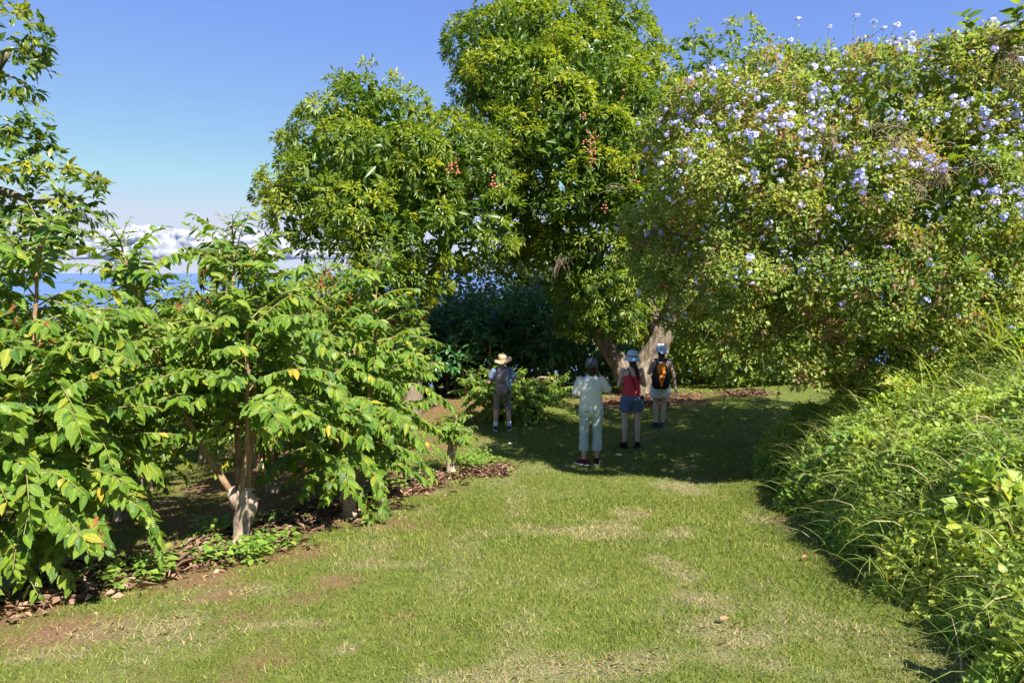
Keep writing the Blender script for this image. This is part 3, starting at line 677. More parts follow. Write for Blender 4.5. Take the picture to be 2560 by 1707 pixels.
def crown_surface(C, R, dens, r, s=.40, n=15, back=.35, rmin=.82):
    """points over bumpy sub-clumps that cover the lobes; also a number for each clump"""
    c2, r2 = sublobes(C, R, r, s, n); P = []; O = []; K = []
    for i in range(len(c2)):
        m = int(4 * math.pi * r2[i].mean() ** 2 * dens); o = rdir(m, r); o = o[r.random(m) < np.where(o[:, 1] > .4, back, 1.0) * np.where(o[:, 2] < -.55, .45, 1)]
        p = c2[i] + o * r2[i] * r.uniform(rmin, 1.08, (len(o), 1)); ok = np.ones(len(p), bool)
        d = np.linalg.norm(c2 - c2[i], axis=1); 
        for j in np.nonzero(d < (r2[i].max() + r2.max(1)))[0]:
            if j != i: ok &= (((p - c2[j]) / (r2[j] * .84)) ** 2).sum(1) > 1
        for c, q in zip(C, R):
            if np.linalg.norm(c - c2[i]) < q.max() + r2[i].max(): ok &= (((p - c) / (q * .80)) ** 2).sum(1) > 1
        P.append(p[ok]); O.append(nrm(o[ok] / r2[i])); K.append(np.full(ok.sum(), i))
    P = np.concatenate(P); O = np.concatenate(O); K = np.concatenate(K)
    return P, O, r.random(len(c2))[K]
def tufts(P, O, m, L, W, r, tint, spread=.9, droop=.45, tm=LT_LANCE, size=.10, up=.5):
    """m leaves fanning out of every point"""
    n = len(P); mb = MB(); ax = nrm(O * .8 + UPV * .55 + r.normal(size=(n, 3)) * .3); full = r.uniform(.45, 1.1, n)
    for k in range(m):
        q = rdir(n, r); q = q * np.where((q * ax).sum(1) < -.25, -1, 1)[:, None]; D = nrm(ax * .25 + q * spread + [0, 0, -droop])
        pp = P + q * size * r.uniform(.2, 1.0, (n, 1))
        Nn = ax * .7 + UPV * up + r.normal(size=(n, 3)) * .3
        z = r.random(n) < full; mb.add(*place(tm, pp[z], D[z], Nn[z], (L * r.uniform(.6, 1.25, n))[z], W, np.clip(tint + r.normal(0, .09, n), 0, 1)[z]))
    return mb
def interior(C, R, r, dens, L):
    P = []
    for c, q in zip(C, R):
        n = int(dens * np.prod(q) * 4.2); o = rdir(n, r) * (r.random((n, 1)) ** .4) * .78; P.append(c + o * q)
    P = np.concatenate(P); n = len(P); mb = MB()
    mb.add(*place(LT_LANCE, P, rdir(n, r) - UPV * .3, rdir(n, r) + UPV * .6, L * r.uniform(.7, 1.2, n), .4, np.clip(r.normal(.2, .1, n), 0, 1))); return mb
def merge(*mbs):
    o = MB()
    for m in mbs:
        for v, t, a in zip(m.V, m.T, m.A):
            o.V.append(v); o.T.append(t - 0 + 0); o.A.append(a)
    o.V = []; o.T = []; o.A = []; o.n = 0
    for m in mbs:
        n0 = 0
        for v, t, a in zip(m.V, m.T, m.A):
            o.add(v, t - n0, a); n0 += len(v)
    return o
def limb(mb, pts, r0, r1, n=22, sides=12, lump=.12, seed=1):
    V, T, A = tube(spline(pts, n), np.linspace(r0, r1, n), sides, True, lump, seed, .5, .10 if sides > 20 else 0); mb.add(V, T, A)
def fruit_cluster(mb, p, r, n=12, s=.10, fr=.018):
    V0, T0 = ICO1
    for k in range(n): mb.add(V0 * fr * r.uniform(.8, 1.2) + p + r.normal(size=3) * [s * .6, s * .5, s], T0)

r = np.random.default_rng(91)
# the tall fruiting tree behind the walkers
BASE = gp(1595, 985)
T1 = thing('lychee_tree', 'tallest tree, with a forked pale trunk and pink fruit, behind the walkers', 'lychee tree', BASE, 'lychee trees')
by = float(BASE[1]); oy = by
spec = [(1275, 105, oy - .5, 125, 100), (1400, 85, oy, 120, 85), (1515, 95, oy + .3, 105, 82), (1215, 235, oy, 82, 90), (1330, 225, oy - 1.3, 135, 125), (1470, 215, oy - 1.4, 140, 130), (1585, 265, oy - .6, 105, 115),
        (1410, 345, oy - 2.1, 140, 115), (1545, 390, oy - 1.9, 125, 115), (1340, 330, oy - .6, 90, 80), (1430, 480, oy - 1.9, 105, 95), (1545, 520, oy - 2.0, 110, 100), (1640, 420, oy - .8, 110, 140), (1410, 590, oy - 1.2, 75, 80), (1500, 640, oy - 1.7, 95, 85),
        (1480, 735, oy - 1.4, 75, 65), (1555, 745, oy - 1.2, 70, 60), (1440, 700, oy - .3, 60, 70), (1660, 600, oy - .3, 100, 110), (1260, 160, oy + 2, 140, 120), (1450, 170, oy + 2.2, 170, 140), (1560, 400, oy + 2, 160, 160), (1270, 500, oy - .4, 85, 95), (1320, 600, oy + .6, 100, 80), (1300, 400, oy + .4, 90, 100), (1525, 800, oy - 1.0, 70, 50), (1455, 790, oy - .6, 55, 60), (1610, 690, oy - 1.2, 75, 70)]
C, R = lobes_at(spec)
P, O, K = crown_surface(C, R, 15, r)
tint = np.clip(.46 + (K - .5) * .5 + r.normal(0, .14, len(P)), .05, .97); print('crown tufts', len(P))
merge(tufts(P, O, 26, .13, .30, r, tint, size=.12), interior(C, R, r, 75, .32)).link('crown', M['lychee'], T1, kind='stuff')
tr = MB()
b = BASE
limb(tr, [b + [-.05, 0, -.15], b + [.02, 0, .5], at(1640, 880, by), at(1672, 800, by), at(1705, 720, by), at(1720, 620, by + .1), at(1680, 480, by + .3), at(1600, 330, by + .4)], .36, .10, 40, 44, .34, 3)
limb(tr, [b + [-.15, 0, -.1], b + [-.28, 0, .35], at(1545, 905, by), at(1515, 865, by), at(1480, 790, by), at(1440, 715, by - .1), at(1405, 650, by - .1), at(1390, 520, by), at(1360, 350, by)], .27, .09, 40, 40, .34, 5)
limb(tr, [at(1650, 850, by), at(1600, 700, by + .3), at(1520, 520, by + .2), at(1470, 300, by)], .22, .06, 20, 10, .15, 7)
limb(tr, [at(1440, 715, by - .1), at(1330, 560, by - .2), at(1300, 420, by), at(1270, 200, by)], .14, .05, 18, 9, .15, 9)
tr.link('trunk', M['bark_big'], T1)
for px, py, Y in [(1380, 75, oy - .9), (1382, 100, oy - .9), (1400, 215, oy - 2.7), (1345, 265, oy - 2.6), (1480, 370, oy - 3.4), (1478, 392, oy - 3.4), (1474, 345, oy - 3.4), (1560, 225, oy - 2.6), (1455, 285, oy - 3.1), (1620, 355, oy - 1.9), (1510, 520, oy - 3.0), (1585, 425, oy - 3.0), (1530, 150, oy - 1), (1590, 455, oy - 3)]:
    mb = MB(); big = 345 <= py <= 392; fruit_cluster(mb, at(px, py, Y), r, 13 if big else 7, .11 if big else .07, .020); mb.link('fruit_cluster', M['fruit'], T1, kind='stuff')
mb = MB()
for k in range(12):
    p = at(1555 + r.normal() * 12, 470 + r.normal() * 8, oy - 3.1); mb.add(*tube(arc(p, r.uniform(0, 6.28), .2, .3, 1.0, 6, r), np.linspace(.007, .003, 6), 3, False))
for k in range(16):
    p = at(1405 + r.normal() * 8, 640 + r.normal() * 10, oy - 2.1); mb.add(*tube(arc(p, r.uniform(0, 6.28), -.9, .5, .6, 6, r), np.linspace(.008, .003, 6), 3, False))
mb.link('dry_twigs', M['drytwig'], T1, kind='stuff')

# broad tree at left, its skirt hanging nearly to the coffee
B2 = np.array([-2.4, 15.6, 0.0]); B2[2] = G(B2[0], B2[1])
T2 = thing('lychee_tree', 'broad round tree left of the tallest tree, leaves hanging low over the coffee', 'lychee tree', B2, 'lychee trees')
o2 = 14.8
spec = [(925, 275, o2 + .3, 95, 95), (850, 325, o2, 95, 80), (785, 385, o2 + .1, 80, 70), (995, 330, o2, 110, 80), (870, 420, o2 - .9, 130, 95), (735, 475, o2, 72, 62), (790, 500, o2 - .7, 95, 85), (1010, 430, o2 - 1.0, 130, 100), (1110, 380, o2 - .3, 110, 80),
        (1180, 430, o2 - .5, 110, 100), (1240, 360, o2 + .6, 90, 70), (920, 540, o2 - 1.3, 130, 95), (1060, 560, o2 - 1.3, 130, 90), (1190, 560, o2 - .9, 90, 90), (830, 590, o2 - .7, 85, 60), (960, 650, o2 - 1.2, 105, 80), (1050, 690, o2 - .9, 65, 80), (720, 560, o2 + .5, 55, 50), (1010, 770, o2 - 1.0, 75, 70), (930, 740, o2 - .8, 70, 60), (1150, 640, o2 - .3, 70, 50), (1000, 450, o2 + 1.8, 220, 170)]
C, R = lobes_at(spec)
P, O, K = crown_surface(C, R, 15, r)
tint = np.clip(.50 + (K - .5) * .5 + r.normal(0, .14, len(P)), .05, .98); print('crown tufts', len(P))
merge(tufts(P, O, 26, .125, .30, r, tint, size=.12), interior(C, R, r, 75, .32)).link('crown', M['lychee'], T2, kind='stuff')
tr = MB()
limb(tr, [B2 - [0, 0, .2], B2 + [.05, 0, .8], B2 + [-.1, -.1, 1.6], at(1000, 560, 15.2), at(940, 420, 15), at(930, 300, 15)], .32, .07, 26, 14, .2, 4)
limb(tr, [B2 + [0, 0, 1.2], at(1120, 600, 15), at(1180, 480, 14.8), at(1230, 380, 15)], .17, .05, 16, 9, .15, 6)
limb(tr, [B2 + [-.05, 0, 1.4], at(880, 580, 15), at(800, 500, 14.8), at(750, 470, 14.8)], .16, .04, 16, 9, .15, 8)
tr.link('trunk', M['bark_big'], T2)
for px, py, Y in [(1132, 418, o2 - 1.6), (1135, 425, o2 - 1.6), (1235, 455, o2 - 1.6)]:
    mb = MB(); fruit_cluster(mb, at(px, py, Y), r, 9, .08, .024); mb.link('fruit_cluster', M['fruit'], T2, kind='stuff')

# tree tops beyond the flowering thicket
B3 = np.array([8.0, 21.5, 0.0]); B3[2] = G(B3[0], B3[1])
T3 = thing('lychee_tree', 'tree whose green top shows above the flowering thicket', 'lychee tree', B3, 'lychee trees')
o3 = 19.5
C, R = lobes_at([(1750, 175, o3, 75, 85), (1845, 180, o3, 85, 85), (1945, 200, o3 + .5, 80, 70), (1700, 230, o3, 70, 60), (1740, 95, o3, 26, 32), (1850, 90, o3, 40, 30), (1800, 320, o3, 200, 130), (2000, 330, o3 + 1, 150, 120)])
P, O, K = crown_surface(C, R, 12, r); tint = np.clip(.42 + (K - .5) * .4 + r.normal(0, .14, len(P)), .05, .9)
merge(tufts(P, O, 16, .18, .30, r, tint, size=.12), interior(C, R, r, 14, .35)).link('crown', M['lychee'], T3, kind='stuff')
tr = MB(); limb(tr, [B3 - [0, 0, .2], B3 + [-.2, 0, 1.5], at(1830, 420, 20.5), at(1800, 250, 20)], .3, .08, 16, 10); tr.link('trunk', M['bark_big'], T3)

# avocado-like tree at the left edge
B4 = np.array([-11.8, 12.8, 0.0]); B4[2] = G(B4[0], B4[1])
T4 = thing('avocado_tree', 'tree with drooping glossy leaves reaching in from the left edge', 'tree', B4)
o4 = 12.2
C, R = lobes_at([(35, 85, o4, 75, 55), (-40, 60, o4, 90, 70), (70, 120, o4, 38, 38), (0, 165, o4, 95, 55), (60, 205, o4, 42, 25), (25, 290, o4, 75, 40), (-60, 260, o4, 90, 100), (75, 320, o4, 40, 38), (25, 390, o4, 90, 55), (100, 425, o4, 62, 45), (155, 465, o4 + .1, 58, 42), (215, 500, o4, 45, 48), (245, 485, o4, 22, 34), (120, 520, o4, 75, 45), (40, 480, o4, 85, 50), (165, 575, o4, 55, 40), (90, 600, o4 + .2, 65, 45), (210, 560, o4, 26, 24), (-60, 420, o4, 90, 120), (10, 560, o4 + .4, 70, 50), (130, 640, o4, 40, 22)])
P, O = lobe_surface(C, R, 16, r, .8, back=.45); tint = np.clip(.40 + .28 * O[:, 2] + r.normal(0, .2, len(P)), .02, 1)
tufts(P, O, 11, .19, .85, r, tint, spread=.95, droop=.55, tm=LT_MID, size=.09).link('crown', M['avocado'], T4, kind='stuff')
tr = MB()
limb(tr, [B4 - [0, 0, .2], B4 + [.1, 0, 1.4], at(-190, 560, 12.6), at(-150, 400, 12.5), at(-60, 250, 12.4), at(20, 130, 12.2)], .3, .05, 22, 12)
limb(tr, [at(-170, 500, 12.6), at(-60, 470, 12.3), at(20, 482, 12.2), at(85, 505, 12.2), at(150, 500, 12.2), at(215, 510, 12.2)], .10, .02, 20, 8)
limb(tr, [at(85, 505, 12.2), at(120, 540, 12.2), at(160, 585, 12.2)], .035, .01, 10, 6)
limb(tr, [at(-60, 250, 12.4), at(0, 190, 12.2), at(60, 205, 12.2)], .05, .012, 10, 6)
limb(tr, [at(-150, 400, 12.5), at(-40, 330, 12.3), at(50, 320, 12.2)], .06, .012, 12, 6)
tr.link('trunk', M['bark_big'], T4)

# dark coffee behind, in the shade of the big trees
def shade_bush(px, pyb, Y, rx, ry, label, seed, trunks=2):
    rr_ = np.random.default_rng(seed); c0 = at(px, pyb, Y); base = np.array([c0[0], Y, float(G(c0[0], Y))])
    t = thing('coffee_bush', label, 'coffee bush', base, 'dark coffee bushes in the shade'); s = Y / F_
    top = c0[2]; h = top - base[2]
    C = []; R = []
    for k in range(9):
        f = rr_.random(); C.append(base + [rr_.normal() * rx * s * .45, rr_.normal() * rx * s * .3, h * (.35 + .62 * f)]); q = rx * s * (.55 - .18 * f); R.append((q, q, q * .75))
    C = np.array(C); R = np.array(R); P, O = lobe_surface(C, R, 15, rr_, .85, back=.5)
    k = P[:, 2] > base[2] + .35; P = P[k]; O = O[k]
    tufts(P, O, 8, .19, .95, rr_, np.clip(rr_.normal(.45, .25, len(P)), 0, 1), spread=1.0, droop=.6, tm=LT_MID, size=.12).link('foliage', M['coffee_shaded'], t, kind='stuff')
    for k in range(trunks):
        mb = MB(); a = base + [rr_.normal() * .2, rr_.normal() * .1, -.1]; mb.add(*tube(curve(a, base + [rr_.normal() * .4, 0, h * .8], 10, .02, rr_), np.linspace(.055, .02, 10), 7, True, .1)); mb.link('stem', M['bark_stem'], t)
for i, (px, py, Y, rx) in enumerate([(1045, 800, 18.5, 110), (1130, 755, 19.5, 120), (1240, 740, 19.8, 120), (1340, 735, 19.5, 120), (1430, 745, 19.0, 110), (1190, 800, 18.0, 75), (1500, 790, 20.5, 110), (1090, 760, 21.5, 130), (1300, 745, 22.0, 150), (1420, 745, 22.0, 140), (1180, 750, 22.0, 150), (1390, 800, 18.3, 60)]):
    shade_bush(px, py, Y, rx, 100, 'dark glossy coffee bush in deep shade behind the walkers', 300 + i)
def sunlit_bush(px, py, Y, rx, label, seed, dens=11):
    rr_ = np.random.default_rng(seed); c0 = at(px, py, Y); base = np.array([c0[0], Y, float(G(c0[0], Y))]); s = Y / F_; h = c0[2] - base[2]
    t = thing('shrub', label, 'shrub', base, 'shrubs behind the trees'); C = []; R = []
    for k in range(10):
        f = rr_.random(); C.append(base + [rr_.normal() * rx * s * .5, rr_.normal() * .5, h * (.2 + .7 * f)]); q = rx * s * (.6 - .2 * f); R.append((q, q, q * .8))
    P, O = lobe_surface(np.array(C), np.array(R), 17 if Y < 22.6 else dens, rr_, .85, back=.6); k = P[:, 2] > base[2] + .1; P = P[k]; O = O[k]
    tufts(P, O, 8, .22, .95, rr_, np.clip(rr_.normal(.5, .2, len(P)), 0, 1), tm=LT_MID).link('foliage', M['lychee_old'], t, kind='stuff')
    mb = MB(); mb.add(*tube(curve(base - [0, 0, .1], base + [0, 0, h * .7], 8, .02, rr_), np.linspace(.06, .02, 8), 7)); mb.link('stem', M['bark_stem'], t)
for i, (px, py, Y, rx, lab) in enumerate([(1800, 790, 18.5, 120, 'sunlit shrub behind the trunk fork, below the thicket'), (1930, 800, 19.5, 130, 'sunlit shrub at the back of the lawn, right of the trunk'), (1680, 740, 20.5, 110, 'shrub directly behind the forked trunk'), (2060, 770, 18.5, 120, 'shrub behind the thicket at the back right of the lawn'),
        (1260, 640, 24, 170, 'bright shrub showing between the two big trees'), (1110, 660, 24.5, 150, 'bright shrub behind the broad tree'), (1380, 650, 24.5, 150, 'bright shrub above the dark bushes, left of the forked trunk'), (1050, 830, 22.5, 120, 'low shrub at the left end of the dark bushes'), (1890, 740, 22, 140, 'tall shrub far behind the thicket'), (800, 690, 24, 160, 'shrub behind the coffee, left of the broad tree'), (640, 720, 27, 160, 'shrub far behind the coffee rows'), (1480, 600, 28, 180, 'shrub behind the tallest tree')]):
    sunlit_bush(px, py, Y, rx, lab, 500 + i)

# banana plant and palm showing over the coffee
def banana(px, py, Y):
    c = at(px, py, Y); base = np.array([c[0], Y, float(G(c[0], Y))]); t = thing('banana_plant', 'banana plant with ragged leaves above the coffee, against the sea', 'banana plant', base)
    mb = MB(); mb.add(*tube(np.array([base - [0, 0, .2], c]), [.16, .09], 10)); mb.link('stem', M['twig'], t)
    tm = leaf_template([0, .05, .2, .4, .6, .8, .94, 1], [0, .07, .13, .15, .145, .12, .07, 0], .35, .35, .02)
    r_ = np.random.default_rng(3)
    for az, el, L in [(.1, .6, .95), (.7, .9, .8), (1.6, .5, .8), (2.4, .7, .9), (3.0, .25, 1.0), (3.5, .05, .9), (3.9, .4, .9), (4.7, .2, .8), (5.4, .8, .9), (5.9, .1, .8)]:
        D = np.array([[math.cos(az) * math.cos(el), math.sin(az) * math.cos(el), math.sin(el)]])
        V, T, A = place(tm, c[None], D, np.array([[0, 0, 1.]]), L, 1, r_.random()); mb = MB(); mb.add(V, T, A); mb.link('leaf', M['banana'], t)
banana(352, 735, 19.0)
def palm(px, py, Y):
    c = at(px, py, Y); base = np.array([c[0], Y, float(G(c[0], Y))]); t = thing('palm_tree', 'palm with drooping fronds just behind the top of the tall coffee tree', 'palm tree', base)
    mb = MB(); mb.add(*tube(curve(base - [0, 0, .3], c, 10), np.linspace(.16, .10, 10), 9)); mb.link('trunk', M['bark_big'], t)
    r_ = np.random.default_rng(8)
    for k in range(15):
        az = k * 2.4; el = r_.uniform(.1, 1.1); P = arc(c, az, el, 1.5, 2.3, 12, r_); mb = MB(); mb.add(*tube(P, np.linspace(.02, .005, 12), 4, False))
        tg = nrm(np.gradient(P, axis=0)); f = np.linspace(.15, 1, 60); pp = np.stack([np.interp(f, np.linspace(0, 1, 12), P[:, q]) for q in range(3)], -1); tt = np.stack([np.interp(f, np.linspace(0, 1, 12), tg[:, q]) for q in range(3)], -1)
        sd = nrm(np.cross(tt, UPV) + 1e-4)
        for w in (1, -1): mb.add(*place(LT_LANCE, pp, tt * .5 + sd * w * .7 - UPV * .7, UPV + sd * w * .3, .42, .06, r_.uniform(.3, .7)))
        mb.link('frond', M['lychee_old'], t)
palm(560, 640, 24.0)

# ------------------------------------------------------------------ flowering thicket
HB = np.array([5.6, 9.4, 0.0]); HB[2] = G(HB[0], HB[1])
TH = thing('plumbago_thicket', 'huge sprawling thicket with pale blue flower clusters at the right', 'flowering shrub', HB)
spec = [(1790, 335, 11.0, 165, 120), (1725, 520, 11.6, 150, 180), (1960, 290, 10.2, 190, 130), (2160, 270, 9.9, 190, 130), (2360, 275, 9.8, 190, 140), (2540, 270, 9.9, 180, 190), (1880, 480, 9.8, 190, 170), (2090, 470, 9.7, 210, 180), (2310, 480, 9.6, 210, 190), (2530, 500, 9.8, 210, 200),
        (1770, 690, 10.8, 150, 110), (1920, 690, 9.7, 170, 150), (2120, 700, 9.6, 190, 160), (2330, 720, 9.5, 190, 160), (2540, 740, 9.7, 190, 160), (1890, 830, 9.9, 90, 80), (2020, 860, 9.6, 120, 95), (2220, 880, 9.5, 150, 100), (2760, 400, 10.4, 220, 330), (2750, 750, 10.3, 200, 170), (2100, 400, 12.2, 260, 200), (2420, 420, 12.0, 300, 230), (1660, 640, 11.6, 80, 90), (1740, 790, 11.2, 80, 60), (2200, 650, 11, 300, 200), (2180, 900, 10.6, 130, 80)]
C, R = lobes_at([(a_, b_, c_ - 1.4, d_, e_) for a_, b_, c_, d_, e_ in spec])
P, O, KH = crown_surface(C, R, 270, r, s=.32, n=26, back=.12, rmin=.90)
P = P + O * r.normal(0, .035, len(P))[:, None]
k = P[:, 2] > G(P[:, 0], P[:, 1]) + .2; P = P[k]; O = O[k]; KH = KH[k]
print('thicket sprigs', len(P))
brown = fbm(P[:, 0] * 3.3 + 3, P[:, 2] * 3.3, 33, 3)
tint = np.clip(.40 + (KH - .5) * .35 + r.normal(0, .14, len(P)), .02, .78)
isb = r.random(len(P)) < np.clip((brown - .40) * 1.2, .05, .5)
tint = np.where(isb, r.uniform(.84, 1, len(P)), tint)
def sprigs(P, O, m, L, W, r, tint, ln=.16):
    n = len(P); mb = MB(); ax = nrm(O * .9 + UPV * .5 + r.normal(size=(n, 3)) * .6)
    for k in range(m):
        f = r.uniform(-.6, .5, (n, 1)); q = rdir(n, r)
        mb.add(*place(LT_KITE, P + ax * ln * f + q * .02, nrm(q + ax * .5), O * 1.1 + UPV * .35 + np.array(TOSUN) * .3 + r.normal(size=(n, 3)) * .45, L * r.uniform(.6, 1.25, n), W, np.clip(tint + r.normal(0, .05, n) * (tint < .8), 0, 1)))
    return mb
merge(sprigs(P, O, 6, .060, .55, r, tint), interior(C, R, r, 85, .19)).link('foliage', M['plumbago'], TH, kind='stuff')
# bare stems and dry tangles
mb = MB(); q = r.choice(len(P), 900, replace=False)
for i in q: mb.add(*tube(arc(P[i] - O[i] * .25, math.atan2(O[i][1], O[i][0]) + r.normal(), r.uniform(-.3, 1.1), r.uniform(.3, .7), 1.2, 6, r, .15), np.linspace(.005, .002, 6), 3, False))
mb.link('branches', M['vine'], TH, kind='stuff')
mb = MB()
def nearest_surface(px, py):
    x, y, z = project(P); d = (x - px) ** 2 + (y - py) ** 2; c = np.argsort(d)[:40]; return P[c[np.argmin(z[c])]]
for px, py, m, s in [(2240, 360, 120, 22), (2370, 425, 80, 30), (2090, 350, 40, 14), (2330, 455, 60, 24), (2520, 170, 80, 30), (2200, 330, 40, 20), (2500, 90, 60, 25)]:
    for k in range(m):
        p = nearest_surface(px + r.normal() * s, py + r.normal() * s) + [0, -.02 - r.random() * .05, 0]
        mb.add(*tube(arc(p, r.uniform(0, 6.28), r.uniform(-.9, .9), r.uniform(.10, .28), 1.2, 5, r, .4), np.linspace(.0035, .002, 5), 3, False))
mb.link('dry_tangle', M['drytwig'], TH, kind='stuff')
tr = MB()
for px, py in [(2150, 500), (2250, 450), (2400, 500), (2550, 500)]:
    c = at(px, py, 9.8); g0 = np.array([c[0] + .3, 10.0, float(G(c[0] + .3, 10.0)) - .1]); tr.add(*tube(curve(g0, c, 10, .05, r), np.linspace(.07, .02, 10), 7, True, .15))
tr.link('trunk', M['bark_stem'], TH)
# flower heads: a dome of five-petalled florets
def floret_cluster(seed):
    rr_ = np.random.default_rng(seed); mb = MB()
    for k in range(rr_.integers(8, 13)):
        o = rdir(1, rr_)[0]; o[2] = abs(o[2]) * .8 + .15; o /= np.linalg.norm(o); c = o * rr_.uniform(.6, 1.0)
        u = nrm(np.cross(o, [.3, .5, .1])); v = np.cross(o, u); s = rr_.uniform(.34, .46)
        a0 = rr_.random() * 6
        aa = a0 + np.arange(5) * 2 * math.pi / 5; D = u * np.cos(aa)[:, None] + v * np.sin(aa)[:, None]
        mb.add(*place(LT_KITE, np.repeat(c[None], 5, 0), D + o * .15, np.repeat(o[None], 5, 0), s, .75, .5))
    return mb.mesh('flower_cluster', M['petal'], False)
FLW = [floret_cluster(k) for k in range(5)]
px, py, zc = project(P)
w = (.10 + 1.0 * np.exp(-((py - 270) / 130) ** 2) * sm(1640, 1750, px) + .45 * np.exp(-((py - 420) / 120) ** 2) * sm(1900, 2150, px) + .30 * sm(1780, 1620, px) * sm(800, 600, py) + .14 * sm(600, 400, py)) * sm(900, 760, py)
w *= (fbm(px / 90, py / 60, 88, 2) > .47) * 1.0 + .08
w *= (O[:, 1] < .2) * (px > 1540) * (px < 2580)
f = P - CAM; dist = np.linalg.norm(f, axis=1)
# only sprigs on the outside, seen from the path
key = (px // 16).astype(int) * 1000 + (py // 16).astype(int); order = np.argsort(zc); firstc = {}
front = np.zeros(len(P), bool)
for i in order:
    if key[i] not in firstc: firstc[key[i]] = 1; front[i] = True
w = w * front; sel = r.choice(len(P), 420, replace=False, p=w / w.sum())
mbf = MB()
def flower_at(p, o, s, k):
    d = link('flower_cluster', FLW[k % 5], TH); d.location = Vector(p) - Vector(TH.location); d.scale = (s, s, s)
    d.rotation_euler = Vector(o).to_track_quat('Z', 'Y').to_euler()
szs = r.uniform(.028, .056, 420) * np.where(r.random(420) < .25, 1.35, 1.0); sel = sel[np.argsort(-szs)]; szs = np.sort(szs)[::-1]
CANES = [(1995, 52), (2140, 42), (2183, 58), (2075, 72), (2240, 68), (2210, 75), (2325, 100), (2290, 108), (2165, 100), (1975, 105), (2085, 130), (2330, 130)]
for k, i in enumerate(sel):
    o = nrm(O[i] * .7 + UPV * .5 + np.array([0, -.3, 0])); p = P[i] + O[i] * .05 + np.array([0, -.05, .02])
    if k < 285: flower_at(p, o, szs[k], k)
    else:
        m = FLW[k % 5]; q = np.empty(len(m.vertices) * 3, np.float32); m.vertices.foreach_get('co', q); T = np.empty(len(m.polygons) * 3, np.int32); m.polygons.foreach_get('vertices', T)
        mbf.add(q.reshape(-1, 3) * szs[k] + p, T.reshape(-1, 3))
mbf.link('small_flowers', M['petal'], TH, False, kind='stuff')
mb = MB(); lf = MB()
for k, (cx, cy) in enumerate(CANES):
    Yc = 9.0; tip = at(cx, cy, Yc); b0 = at(cx + r.normal() * 25 + 10, 215, Yc + .1); pth = curve(b0, tip, 9, .02, r, sag=r.normal() * .05); mb.add(*tube(pth, np.linspace(.005, .0025, 9), 4, False)); flower_at(tip, (0, -.3, 1), r.uniform(.045, .06), k)
    n = 16; f = r.uniform(.1, .95, n); pp = np.stack([np.interp(f, np.linspace(0, 1, 9), pth[:, c]) for c in range(3)], -1); lf.add(*place(LT_KITE, pp, rdir(n, r) + UPV * .2, rdir(n, r) + UPV, r.uniform(.03, .06, n), .5, r.uniform(.2, .6, n)))
mb.link('cane', M['vine'], TH, kind='stuff'); lf.link('cane_leaves', M['plumbago'], TH, kind='stuff')

# trailing sprays of the thicket hanging over the lawn at its left foot
mb = MB(); lf = MB(); 
for k in range(26):
    p = at(1890 + r.normal() * 40, 850 + r.normal() * 40, 9.0 + r.normal() * .3); pth = arc(p, r.uniform(2.2, 4.6), r.uniform(-.8, .1), r.uniform(.4, .75), 1.6, 10, r, .1); pth[:, 2] = np.maximum(pth[:, 2], G(pth[:, 0], pth[:, 1]) + .1)
    mb.add(*tube(pth, np.linspace(.006, .002, 10), 3, False)); n = 34; f = r.uniform(.1, 1, n); pp = np.stack([np.interp(f, np.linspace(0, 1, 10), pth[:, c]) for c in range(3)], -1)
    lf.add(*place(LT_KITE, pp, rdir(n, r), rdir(n, r) + UPV, r.uniform(.03, .065, n), .5, r.uniform(.1, .6, n)))
mb.link('trailing_stems', M['vine'], TH, kind='stuff'); lf.link('trailing_leaves', M['plumbago'], TH, kind='stuff')

# ------------------------------------------------------------------ broad-leaved shoots growing through the thicket
BROAD = [mesh_np('leaf', *place(LT_BROAD, np.zeros((1, 3)), np.array([[1., 0, 0]]), np.array([[0, 0, 1.]]), 1, 1, t), M['broad']) for t in (.0, .3)]
def shoot(p0, p1, n, L, label, seed, name='broadleaf_shoot'):
    rr_ = np.random.default_rng(seed); p0 = np.asarray(p0, float); t = thing(name, label, 'leafy shoot', p0, 'broad-leaved shoots in the thicket'); pth = curve(p0, p1, 10, .02, rr_)
    mb = MB(); mb.add(*tube(pth, np.linspace(.010, .004, 10), 5)); mb.link('stem', M['vine'], t); ax = nrm(np.asarray(p1) - p0)
    for k in range(n):
        f = .15 + .85 * (k / max(n - 1, 1)); p = np.array([np.interp(f, np.linspace(0, 1, 10), pth[:, c]) for c in range(3)]); az = k * 2.4 + rr_.normal() * .7
        D = np.array([math.cos(az), math.sin(az) , .1]) * .9 + ax * (.15 + .7 * f ** 3) + rr_.normal(size=3) * .15
        o = link('leaf', BROAD[k % 2], t); o.matrix_local = mat4(p, D, UPV * .8 + ax * .2 + rr_.normal(size=3) * .2, L * rr_.uniform(.75, 1.1) * (1 - .3 * f), p0)
